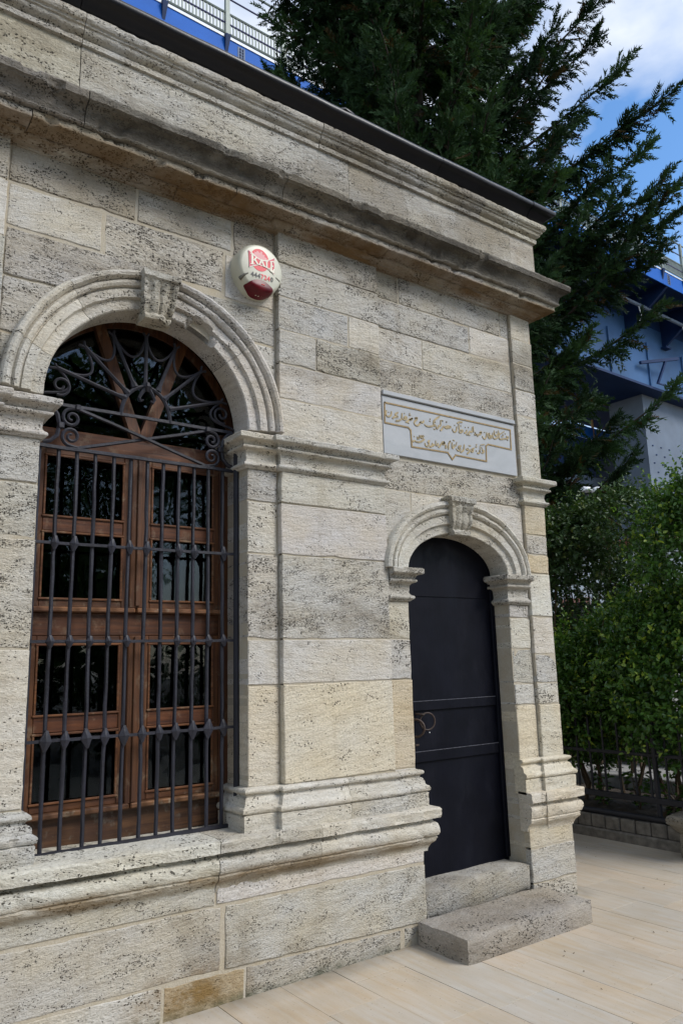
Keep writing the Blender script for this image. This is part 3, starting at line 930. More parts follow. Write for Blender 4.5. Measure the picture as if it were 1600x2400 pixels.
# impost course beside the window
def impost(z0, h=0.2, s=1.0):
    pr = [(-.04, 0), (.008, 0), (.020, .010)] + roll(.010, .034, .018, .012) + [(.008, .042), (.004, .055), (.006, .085)] + curve((.006, .085), (.026, .110), 'cav') + roll(.112, .134, .030, .014) + [(.034, .140)] + curve((.036, .142), (.062, .160), 'cav') + [(.070, .162), (.076, .168), (.077, .192), (.070, .199), (-.04, .199)]
    return [(p * s, z0 + z * h / 0.2) for p, z in pr]
moulding("impost_stone", impost(2.745), [(2.11, .30), (2.11, .055), (2.318, .055), (2.318, .02), (3.105, .02), (3.105, .12)], [0.46], codes='MG', wear=.005, chip=.03)
moulding("impost_stone", impost(2.745), [(-.05, .12), (-.05, .02), (.728, .02), (.728, .055), (.965, .055), (.965, .30)], [.5], codes='GM', wear=.005, chip=.03)
moulding("impost_stone", impost(2.755), [(4.447, .12), (4.447, .02), (END, .02), (END, .35)], [], codes='M', wear=.005, chip=.04)
moulding("impost_stone", impost(2.005, .212), [(3.112, .045), (3.29, .045), (3.29, .20)], [], codes='B', wear=.004, chip=.03)
moulding("impost_stone", impost(2.005, .212), [(4.23, .20), (4.23, .045), (4.440, .045)], [], codes='B', wear=.004, chip=.03)

# pilaster bases and sill course (they sag a little towards the right)
basep = [(-.05, .775), (.048, .775), (.050, .868), (.040, .874)] + roll(.876, .912, .044, .016) + [(.038, .920)] + curve((.036, .922), (.014, .958), 'cav') + [(.012, .966), (.018, .972)] + roll(.974, 1.002, .020, .014) + [(.0, 1.006), (-.05, 1.006)]
moulding("base_stone", basep, [(2.11, .30), (2.11, .055), (2.318, .055), (2.318, .02), (3.105, .02), (3.105, .045), (3.29, .045), (3.29, .20)], [.9], zt=True, codes='LM', wear=.005, chip=.025)
moulding("base_stone", basep, [(-.05, .12), (-.05, .02), (.728, .02), (.728, .055), (.965, .055), (.965, .30)], [.5], zt=True, codes='MG', wear=.007, chip=.06)
moulding("base_stone", [(p, z - .01) for p, z in basep], [(4.225, .045), (4.445, .045), (4.445, .02), (END, .02), (END, 4.2)], [], zt=True, codes='W', wear=.006, chip=.04)
sillp = [(-.04, .535), (.018, .535), (.022, .552)] + curve((.026, .556), (.062, .606), 'cyma') + [(.066, .612)] + roll(.622, .698, .060, .017) + [(.050, .706), (.046, .716), (.070, .722), (.086, .726), (.088, .774), (.082, .785), (.02, .790), (-.31, .794), (-.31, .60)]
moulding("sill_stone", sillp, [(-2.5, .02), (3.295, .02), (3.295, .2)], [2.6, 4.39, 5.0], zt=True, mat='sill', codes='GMML', wear=.007, chip=.045)
moulding("sill_stone", [(p, z - .01) for p, z in sillp if p > -.2] + [(-.04, .78)], [(4.225, .03), (4.445, .03), (4.445, .02), (END, .02), (END, 4.2)], [], zt=True, codes='W', wear=.006, chip=.035)

# ---- archivolts (voussoirs with the moulding cut on them)
def archivolt(c, a, b, prof, splits, name, codes, extra=None):
    """prof: (s outward from the intrados, y).  splits: angles"""
    prof2 = []
    for p, q in zip(prof, prof[1:]):
        L = math.hypot(q[0] - p[0], q[1] - p[1]); k = max(1, int(L / 0.013))
        for i in range(k): prof2.append((p[0] + (q[0] - p[0]) * i / k, p[1] + (q[1] - p[1]) * i / k))
    prof2.append(prof[-1])
    m_ = len(prof2)
    for si in range(len(splits) - 1):
        t0, t1 = splits[si] + .002, splits[si + 1] - .002
        k = max(4, int((t1 - t0) * max(a, b) / .028))
        vs = []
        for i in range(k + 1):
            t = t0 + (t1 - t0) * i / k
            for (s, y) in prof2:
                q = Vector((c[0] + (a + s) * math.cos(t), y, c[1] + (b + s * (1.0 if a == b else 1.08)) * math.sin(t)))
                if y < .06:
                    w = mn.noise(q * 8) * .0018 + mn.noise(q * 26) * .003 + mn.noise(q * 60) * .0022
                    ch = max(0, mn.noise(q * 5 + Vector((1, 9, 4))) - .4) * .05
                    if extra: ch += extra(q, s)
                    q = Vector((q.x + mn.noise(q * 14) * .003, q.y + w + ch, q.z + mn.noise(q * 14 + Vector((5, 5, 5))) * .004))
                vs.append(q)
        fs = []
        for i in range(k):
            for j in range(m_ - 1): fs.append((i * m_ + j, (i + 1) * m_ + j, (i + 1) * m_ + j + 1, i * m_ + j + 1))
            fs.append((i * m_ + m_ - 1, (i + 1) * m_ + m_ - 1, (i + 1) * m_, i * m_))
        fs.append(tuple(range(m_))); fs.append(tuple(k * m_ + j for j in range(m_)))
        mesh_from(name, vs, fs, M['stone'], building, 30, tone(codes[si % len(codes)]))
wprof = [(0, .21), (0, .038), (.006, .030), (.060, .030), (.064, .022), (.068, .008), (.112, .006), (.116, .018), (.122, .016), (.126, -.006), (.138, -.014), (.150, -.014), (.158, -.002), (.162, .006), (.168, -.012), (.178, -.030), (.192, -.036), (.206, -.028), (.212, -.012), (.214, .03), (.214, .12), (.06, .21)]
def w_damage(q, s):   # the broken bite right of the keystone
    d = math.hypot((q.x - 1.795), (q.z - 3.475) * 0.9)
    return .16 * max(0.0, 1 - d / .085) ** .6 if d < .085 else 0.0
archivolt(WC, WA, WB, wprof, [0, .72, 1.43, 1.57, 2.25, 2.78, math.pi], "archivolt_stone", 'LMGMLM', w_damage)
dprof = [(0, .30), (0, .034), (.005, .028), (.058, .028), (.062, .020), (.066, .006), (.112, .004), (.116, .014), (.122, .012), (.127, -.004), (.140, -.014), (.154, -.013), (.160, .002), (.166, .004), (.172, -.012), (.186, -.022), (.202, -.014), (.210, .002), (.212, .03), (.212, .12), (.1, .30)]
archivolt(DC, DA, DB, dprof, [0, .85, 1.57, 2.45, math.pi], "archivolt_stone", 'LMML')

# ---- keystones: a worn console with a scroll
def keystone(cx, zt_, zb, wt, wb, proj, name, code, broken=False):
    prof = []   # (z, y)
    H = zt_ - zb
    prof = [(zt_, .10), (zt_, -proj * .96), (zt_ - .012, -proj), (zt_ - .035, -proj), (zt_ - .042, -proj * .80), (zt_ - .06, -proj * .74)]
    for i in range(0, 9):
        t = i / 8
        z = zt_ - .065 - t * (H - .11)
        y = -proj * (.86 - .62 * t - .16 * math.sin(t * math.pi * 2.0) * (0.8))
        prof.append((z, y))
    prof += [(zb + .035, -proj * .42), (zb + .022, -proj * .52), (zb + .006, -proj * .46), (zb, -proj * .2), (zb + .004, .10)]
    cols = 14
    vs = []
    m_ = len(prof)
    for i in range(cols + 1):
        u = -1 + 2 * i / cols
        for (z, y) in prof:
            f = (z - zb) / H
            w = wb + (wt - wb) * f
            if z > zt_ - .04: w *= 1.07
            groove = (.012 if abs(abs(u) - .62) < .12 or abs(u) < .08 else 0.0) if (z < zt_ - .05 and z > zb + .03) else 0.0
            q = Vector((cx + u * w / 2, y + groove, z))
            if y < .05:
                q += Vector((mn.noise(q * 16) * .005, mn.noise(q * 11 + Vector((2, 2, 2))) * .010 + mn.noise(q * 40) * .005, mn.noise(q * 16 + Vector((6, 0, 0))) * .005))
                if broken and f < .5 and u > .1: q.y += .05 * (u - .1) * (0.5 - f) * 2.4
            vs.append(q)
    fs = []
    for i in range(cols):
        for j in range(m_ - 1): fs.append((i * m_ + j, (i + 1) * m_ + j, (i + 1) * m_ + j + 1, i * m_ + j + 1))
        fs.append((i * m_ + m_ - 1, (i + 1) * m_ + m_ - 1, (i + 1) * m_, i * m_))
    fs.append(tuple(range(m_))); fs.append(tuple(cols * m_ + j for j in range(m_)))
    return mesh_from(name, vs, fs, M['stone'], building, 40, tone(code))
keystone(1.530, 3.742, 3.478, .205, .165, .066, "keystone", 'B', True)
keystone(3.745, 2.722, 2.458, .225, .15, .060, "keystone", 'B')

# ---- lead gutter roll and roof
gut = [(-.30, 5.119), (.06, 5.121), (.108, 5.124), (.120, 5.131), (.132, 5.146), (.150, 5.164), (.166, 5.178)] + [(.163 + .034 * math.sin(t), 5.205 - .034 * math.cos(t)) for t in np.linspace(.75, 2.9, 14)] + [(.12, 5.246), (.05, 5.256), (-.30, 5.335)]
def sweep_plain(name, prof, path, mat, parent, z=0.0, wob=0.0, x_from=None):
    P = [Vector(p) for p in path]
    D = [(P[i + 1] - P[i]).normalized() for i in range(len(P) - 1)]
    Nn = [Vector((d.y, -d.x)) for d in D]
    vs = []; fs = []; m_ = len(prof); rows = []
    for i in range(len(P)):
        n = Nn[0] if i == 0 else (Nn[-1] if i == len(P) - 1 else (Nn[i - 1] + Nn[i]) / (1 + Nn[i - 1].dot(Nn[i])))
        rows.append((P[i], n))
        if i < len(P) - 1 and (P[i + 1] - P[i]).length > .3:
            L = (P[i + 1] - P[i]).length; k = int(L / .12)
            for j in range(1, k): rows.append((P[i] + D[i] * (L * j / k), Nn[i]))
    for p, n in rows:
        for pp, zz in prof:
            w = mn.noise(Vector((p.x * 3, p.y * 3, zz * 3))) * wob
            vs.append((p.x + n.x * (pp + w), p.y + n.y * (pp + w), zz + z + w * .6))
    for i in range(len(rows) - 1):
        for k in range(m_): fs.append((i * m_ + k, (i + 1) * m_ + k, (i + 1) * m_ + (k + 1) % m_, i * m_ + (k + 1) % m_))
    fs.append(tuple(range(m_))); fs.append(tuple((len(rows) - 1) * m_ + k for k in range(m_)))
    return mesh_from(name, vs, fs, M[mat], parent, 42)
gx = [-2.5, 1.02, 3.62, 4.61]
for i in range(3):
    sweep_plain("lead_gutter", gut, [(gx[i] + .002, .02), (gx[i + 1] - .002, .02)], 'lead', building, wob=.005, z=(0.0, .003, .005)[i])
sweep_plain("lead_gutter", [(p + .004, z) for p, z in gut], [(4.61, .02), (END, .02), (END, 4.4)], 'lead', building, wob=.004, z=.004)
lump = MB(); lump.tube([(2.68, -.150, 5.222), (2.74, -.155, 5.229), (2.80, -.155, 5.228), (2.86, -.150, 5.221)], [.006, .020, .018, .006], 8, wob=.01)
lump.build("lead_patch", M['lead'], building, 40)
rf = MB()
rf.add([(-2.5, -.05, 5.28), (4.75, -.05, 5.28), (4.75, 4.45, 5.28), (-2.5, 4.45, 5.28), (-.2, 2.2, 5.85), (2.4, 2.2, 5.85)],
       [(0, 1, 5, 4), (1, 2, 5), (2, 3, 4, 5), (3, 0, 4), (0, 3, 2, 1)])
rf.build("roof", M['lead'], building)
# ------------------------------------------------------------------ wooden window
def wood(b, name, parent, vertical, tint=(1, 1, 1), ch=None):
    return b.build(name, M['wood'], parent, None, tint + (1.0 if vertical else 0.0,))
def bx(x0, x1, y0, y1, z0, z1, ch=0.004): return MB().box(x0, x1, y0, y1, z0, z1, ch)

fb = MB().box(.962, 1.018, .295, .37, .795, 3.0, .004).box(2.058, 2.118, .295, .37, .795, 3.0, .004)
arc = [(WC[0] + .605 * math.cos(t), .332, WC[1] + .605 * math.sin(t)) for t in np.linspace(0, math.pi, 40)]
fb.tube(arc, .036, 4)
window = wood(fb, "arched_window", building, True, (.85, .8, .8))  # frame tinted darker, shadow under the arch put into the wood colour
wood(bx(1.515, 1.602, .272, .345, .948, 1.80), "mullion", window, True)
wood(bx(1.515, 1.602, .272, .345, 1.945, 2.785), "mullion", window, True)
wood(bx(1.545, 1.572, .262, .272, .955, 1.795, .003), "astragal", window, True, (.8, .8, .8))
wood(bx(1.545, 1.572, .262, .272, 1.955, 2.78, .003), "astragal", window, True, (.8, .8, .8))
wood(bx(1.018, 2.058, .285, .36, 2.785, 2.885), "transom", window, False, (.9, .8, .75))
wood(bx(1.018, 2.058, .300, .36, 1.80, 1.918), "transom", window, False, (.85, .75, .7))
wood(bx(1.018, 1.548, .262, .31, 1.918, 1.945, .006), "drip_rail", window, False, (1.5, 1.7, 1.9))
wood(bx(1.556, 2.058, .262, .31, 1.918, 1.945, .006), "drip_rail", window, False, (1.5, 1.7, 1.9))
wood(bx(1.018, 2.058, .310, .36, .78, .925), "bottom_board", window, False, (.8, .95, 1.15))
wood(bx(1.018, 1.536, .258, .315, .925, .952, .006), "drip_rail", window, False, (1.3, 1.5, 1.6))
wood(bx(1.544, 2.058, .258, .315, .925, .952, .006), "drip_rail", window, False, (1.3, 1.5, 1.6))
for (x0, x1) in ((1.018, 1.515), (1.602, 2.058)):
    for (z0, z1, zm0, zm1) in ((.952, 1.80, 1.325, 1.402), (1.945, 2.785, 2.338, 2.408)):
        wood(bx(x0, x0 + .036, .300, .348, z0, z1), "sash_stile", window, True)
        wood(bx(x1 - .036, x1, .300, .348, z0, z1), "sash_stile", window, True)
        wood(bx(x0 + .036, x1 - .036, .302, .346, z0, z0 + .036), "sash_rail", window, False)
        wood(bx(x0 + .036, x1 - .036, .302, .346, z1 - .038, z1), "sash_rail", window, False)
        wood(bx(x0 + .036, x1 - .036, .302, .346, zm0, zm1), "sash_rail", window, False, (1.05, .9, .85))
        for (a, b) in ((z0 + .036, zm0), (zm1, z1 - .038)):
            bead = MB()
            for zz in (a, b - .012): bead.box(x0 + .030, x1 - .030, .292, .304, zz, zz + .012, .003)
            for xx in (x0 + .034, x1 - .046): bead.box(xx, xx + .012, .2935, .3045, a + .012, b - .012, .003)
            wood(bead, "glazing_bead", window, False, (1.35, 1.35, 1.3))
            tl = random.uniform(-.004, .004)
            pv = [(x0 + .033, .322 + tl, a - .003), (x1 - .033, .322 - tl, a - .003), (x1 - .033, .322 - tl * .3, b + .003), (x0 + .033, .322 + tl * .5, b + .003)]
            pv2 = [(p[0], p[1] + .004, p[2]) for p in pv]
            mesh_from("pane", pv + pv2, [(0, 1, 2, 3), (7, 6, 5, 4), (0, 4, 5, 1), (1, 5, 6, 2), (2, 6, 7, 3), (3, 7, 4, 0)], M['glass'], window)
def leaning(x0, z0, x1, z1, w, y0, y1):
    d = Vector((x1 - x0, 0, z1 - z0)).normalized(); n = Vector((d.z, 0, -d.x)) * w / 2
    vs = []
    for y in (y0, y1):
        for (x, z, s) in ((x0, z0, 1), (x0, z0, -1), (x1, z1, -1), (x1, z1, 1)): vs.append((x + n.x * s, y, z + n.z * s))
    return MB().add(vs, [(0, 1, 2, 3), (7, 6, 5, 4), (0, 4, 5, 1), (1, 5, 6, 2), (2, 6, 7, 3), (3, 7, 4, 0)])
wood(leaning(1.545, 2.884, 1.30, 3.545, .062, .285, .35), "fan_mullion", window, True)
wood(leaning(1.580, 2.888, 1.812, 3.53, .066, .280, .345), "fan_mullion", window, True, (1.1, 1.05, 1.0))
fan = [(WC[0] + .60 * math.cos(t), .322, WC[1] + .60 * math.sin(t)) for t in np.linspace(0, math.pi, 36)] + [(.99, .322, 2.88), (2.08, .322, 2.88)]
n_ = len(fan)
mesh_from("fan_pane", fan + [(p[0], p[1] + .004, p[2]) for p in fan], [tuple(range(n_)), tuple(range(2 * n_ - 1, n_ - 1, -1))] + [(i, (i + 1) % n_, n_ + (i + 1) % n_, n_ + i) for i in range(n_)], M['glass'], window)
# ------------------------------------------------------------------ wrought iron grille
GY = .195
gf = MB()
gf.tube([(.990, GY, .79), (.992, GY, 2.76)], .013, 6, wob=.002)
grille = gf.build("window_grille", M['iron'], building, 40)
MB().tube([(2.098, .165, .80), (2.100, .165, 1.6), (2.101, .165, 2.9)], .016, 8, wob=.003).build("side_post", M['iron'], grille, 40)
tops = [1.089, 1.186, 1.281, 1.380, 1.475, 1.570, 1.662, 1.756, 1.846, 1.934, 2.026]
lows = [1.082, 1.172, 1.278, 1.368, 1.465, 1.561, 1.654, 1.744, 1.842, 1.935, 2.026]
RZ = [.787, 1.297, 1.767, 2.256, 2.752]
for xt, xl in zip(tops, lows):
    pts = []
    for i in range(22):
        t = i / 21
        pts.append((xl + (xt - xl) * t + mn.noise(Vector((xt * 9, t * 3, 0))) * .004, GY + mn.noise(Vector((xt * 7, t * 4, 4))) * .004, .79 + (2.752 - .79) * t))
    MB().tube(pts, .0104, 7, wob=.0032).build("bar", M['iron'], grille, 50)
for i, z in enumerate(RZ):
    b = MB()
    x1 = 2.112 if i in (1, 2, 3) else 2.095
    y1 = .175 if i in (1, 2, 3) else GY
    pts = [(.985 + (x1 - .985) * k / 24, GY - .012 + (y1 - GY + .010) * (k / 24) ** 6, z + mn.noise(Vector((k * .5, z, 1))) * .003) for k in range(25)]
    b.tube(pts, .0125 if i in (0, 4) else .0105, 4, flat=(1.15, .95), wob=.002)
    b.build("rail", M['iron'], grille, 40)
for i, z in enumerate(RZ[1:4]):                       # forged diamond clasps where bars and rails cross
    for k, (xt, xl) in enumerate(zip(tops, lows)):
        if (i, k) in ((2, 2), (2, 6), (1, 5), (1, 6), (2, 9)): continue
        x = xl + (xt - xl) * (z - .79) / 1.96
        s = random.uniform(.9, 1.2) * (1.08 if i == 0 else .85)
        w, h = .0235 * s, .040 * s
        if i == 1: h *= .8
        a = random.uniform(-.12, .12)
        def R(px, pz): return (x + px * math.cos(a) - pz * math.sin(a), z + px * math.sin(a) + pz * math.cos(a))
        ring = [R(w, 0), R(.006, h), R(-.006, h), R(-w, 0), R(-.006, -h), R(.006, -h)]
        vs = [(p[0], GY - .024, p[1]) for p in ring] + [(p[0], GY - .010, p[1]) for p in ring] + [(x, GY - .036, z)]
        fs = [(j, (j + 1) % 6, 12) for j in range(6)] + [(j, 6 + j, 6 + (j + 1) % 6, (j + 1) % 6) for j in range(6)]
        MB().add(vs, fs).build("clasp", M['iron'], grille)
HC = (1.553, 2.985)
MB().tube([(1.02, GY, 2.985), (1.2, GY, 2.987), (1.55, GY, 2.99), (1.9, GY, 2.988), (2.085, GY, 2.99)], .0115, 4, wob=.002).build("rail", M['iron'], grille, 40)
ring = [(HC[0] + .142 * math.cos(t), GY, HC[1] + .185 * math.sin(t)) for t in np.linspace(0, math.pi, 22)]
MB().tube(ring, .0115, 6, wob=.002).build("hub_ring", M['iron'], grille, 40)
hk = MB()
for sx in (-1, 1):
    hk.tube([(HC[0] + sx * .004, GY - .01, 3.165), (HC[0] + sx * .03, GY - .01, 3.13), (HC[0] + sx * .045, GY - .01, 3.10), (HC[0] + sx * .035, GY - .01, 3.08), (HC[0] + sx * .02, GY - .01, 3.09)], [.014, .011, .009, .008, .006], 6)
hk.tube([(HC[0], GY - .015, 3.19), (HC[0], GY - .02, 3.165), (HC[0], GY - .015, 3.14)], [.012, .022, .010], 7)
hk.build("hub_knot", M['iron'], grille, 40)
spk = [((1.436, 3.085), (1.064, 3.184)), ((1.452, 3.115), (1.203, 3.333)), ((1.485, 3.160), (1.356, 3.436)), ((1.548, 3.172), (1.545, 3.469)), ((1.620, 3.160), (1.723, 3.441)), ((1.656, 3.118), (1.887, 3.335)), ((1.688, 3.065), (2.018, 3.17))]
for a, b in spk:
    d = Vector((b[0] - a[0], b[1] - a[1]))
    pts = [(a[0] + d.x * t, GY + (.003 if t < .5 else 0), a[1] + d.y * t) for t in (0, .06, .12, .4, .7, 1)]
    MB().tube(pts, [.020, .017, .011, .0105, .0105, .0115], 6, wob=.002).build("spoke", M['iron'], grille, 40)
ends = [(1.005, 3.04)] + [b for a, b in spk] + [(2.078, 3.02)]
for (p, q) in zip(ends, ends[1:]):
    mid = Vector(((p[0] + q[0]) / 2, (p[1] + q[1]) / 2)); c = Vector((HC[0], 2.97))
    ch = (Vector(q) - Vector(p)); L = ch.length
    inn = (c - mid).normalized()
    pts = []
    for t in np.linspace(-.12, 1.12, 17):
        base = Vector(p) + ch * t
        dep = .62 * L * (1 - (2 * t - 1) ** 2) if 0 <= t <= 1 else -.25 * L * min(abs(t), abs(t - 1)) * 4
        s = base + inn * dep
        pts.append((s.x, GY + .004, s.y))
    MB().tube(pts, .0075, 6).build("scallop", M['iron'], grille, 40)
MB().tube([(1.17, GY - .006, 2.978), (1.36, GY - .008, 2.925), (1.553, GY - .012, 2.868), (1.75, GY - .008, 2.81), (1.940, GY - .006, 2.757)], .0105, 5, wob=.002).build("brace", M['iron'], grille, 40)
MB().tube([(1.175, GY + .006, 2.762), (1.36, GY + .006, 2.815), (1.553, GY + .004, 2.870), (1.75, GY + .006, 2.925), (1.935, GY + .006, 2.982)], .0105, 5, wob=.002).build("brace", M['iron'], grille, 40)
def spiral(cx, cz, r0, r1, a0, turns, n=26):
    return [(cx + (r0 + (r1 - r0) * t) * math.cos(a0 + turns * 2 * math.pi * t), GY, cz + (r0 + (r1 - r0) * t) * math.sin(a0 + turns * 2 * math.pi * t)) for t in np.linspace(0, 1, n)]
for side in (-1, 1):
    X = lambda x: 1.553 + side * (1.553 - x)
    def mir(pts): return [(X(p[0]), p[1], p[2]) for p in pts] if side == 1 else [(p[0], p[1], p[2]) for p in pts]
    up = spiral(1.150, 2.922, .052, .010, math.pi / 2, 1.55)
    dn = spiral(1.150, 2.822, .052, .010, -math.pi / 2, -1.55)
    b = MB(); b.tube(mir([(1.19, GY, 2.980)] + up), [.0095] * 10 + list(np.linspace(.0095, .007, len(up) + 1 - 10)), 6)
    b.build("scroll", M['iron'], grille, 40)
    b = MB(); b.tube(mir([(1.19, GY, 2.764)] + dn), [.0095] * 10 + list(np.linspace(.0095, .007, len(dn) + 1 - 10)), 6)
    b.build("scroll", M['iron'], grille, 40)
    b = MB(); b.tube(mir([(1.015, GY, 2.985), (1.045, GY, 2.97), (1.075, GY, 2.93), (1.088, GY, 2.875), (1.078, GY, 2.82), (1.045, GY, 2.785), (1.01, GY, 2.775)]), .012, 6, wob=.003)
    b.build("side_scroll", M['iron'], grille, 40)
    b = MB(); c = X(1.095); b.box(c - .016, c + .016, GY - .018, GY + .014, 2.856, 2.890, .005); c2 = X(1.178); b.box(c2 - .013, c2 + .013, GY - .018, GY + .014, 2.968, 2.998, .004)
    b.build("collar", M['iron'], grille)
    b = MB(); b.tube(mir(spiral(1.085, 3.09, .055, .014, -1.9, 1.3)), .008, 6); b.build("scroll", M['iron'], grille, 40)

# ------------------------------------------------------------------ door
DY = .20
pts = [(3.262, DY, .262), (4.262, DY, .262)] + [(DC[0] + .502 * math.cos(t), DY, DC[1] + .30 * math.sin(t)) for t in np.linspace(0, math.pi, 26)]
n_ = len(pts)
door = mesh_from("arched_door", pts + [(p[0], p[1] + .05, p[2]) for p in pts], [tuple(range(n_)), tuple(range(2 * n_ - 1, n_ - 1, -1))] + [(i, (i + 1) % n_, n_ + (i + 1) % n_, n_ + i) for i in range(n_)], M['door'], building)
door["label"] = "navy black steel door leaf with an arched head"
for (z0, z1) in ((1.302, 1.366), (.978, 1.048)):
    MB().box(3.275, 4.188, DY - .014, DY - .0005, z0, z1, .004).build("strap", M['door'], door)
    MB().box(3.276, 4.187, DY - .0165, DY - .0115, z1 - .0035, z1 + .001).build("strap_edge", M['door_edge'], door)
fr = MB().box(4.192, 4.232, DY - .020, DY - .0008, .29, 2.2, .004)
fr.build("frame_bar", M['door'], door)
MB().box(3.28, 4.19, DY - .006, DY - .0007, 2.058, 2.066, .001).build("seam", M['door'], door)
def torus(cx, cy, cz, R, r, ax, n=28, k=8):
    pts = []
    for i in range(n):
        a = 2 * math.pi * i / n
        pts.append((cx + R * math.cos(a) * ax[0], cy + R * math.cos(a) * ax[1], cz + R * math.sin(a)))
    return MB().tube(pts, r, k, closed=True)
h1 = torus(3.500, DY - .045, 1.236, .054, .0055, (.97, -.24))
h1.tube([(3.44, DY, 1.285), (3.455, DY - .045, 1.283), (3.47, DY - .05, 1.280)], .007, 6)
h1.build("ring_handle", M['rust'], door, 50)
h2 = torus(3.395, DY - .050, 1.200, .054, .0075, (.60, -.80))
h2.tube([(3.36, DY, 1.255), (3.375, DY - .04, 1.252)], .007, 6)
h2.build("ring_handle", M['rust'], door, 50)
MB().box(3.425, 3.455, DY - .006, DY + .001, 1.082, 1.094, .002).build("keyhole_plate", M['rust'], door)
MB().tube([(3.553, DY + .002, 1.160), (3.553, DY - .003, 1.160)], .0035, 8).build("rivet", M['white'], door)

# ------------------------------------------------------------------ stone step
step = rough_block("stone_step", 3.185, 4.285, -.430, -.006, -.05, .136, 'step', (.37, .345, .315, .5), rnd=.016, amp=.007)
tag(step, "worn grey stone step lying on the paving in front of the black door", "step")

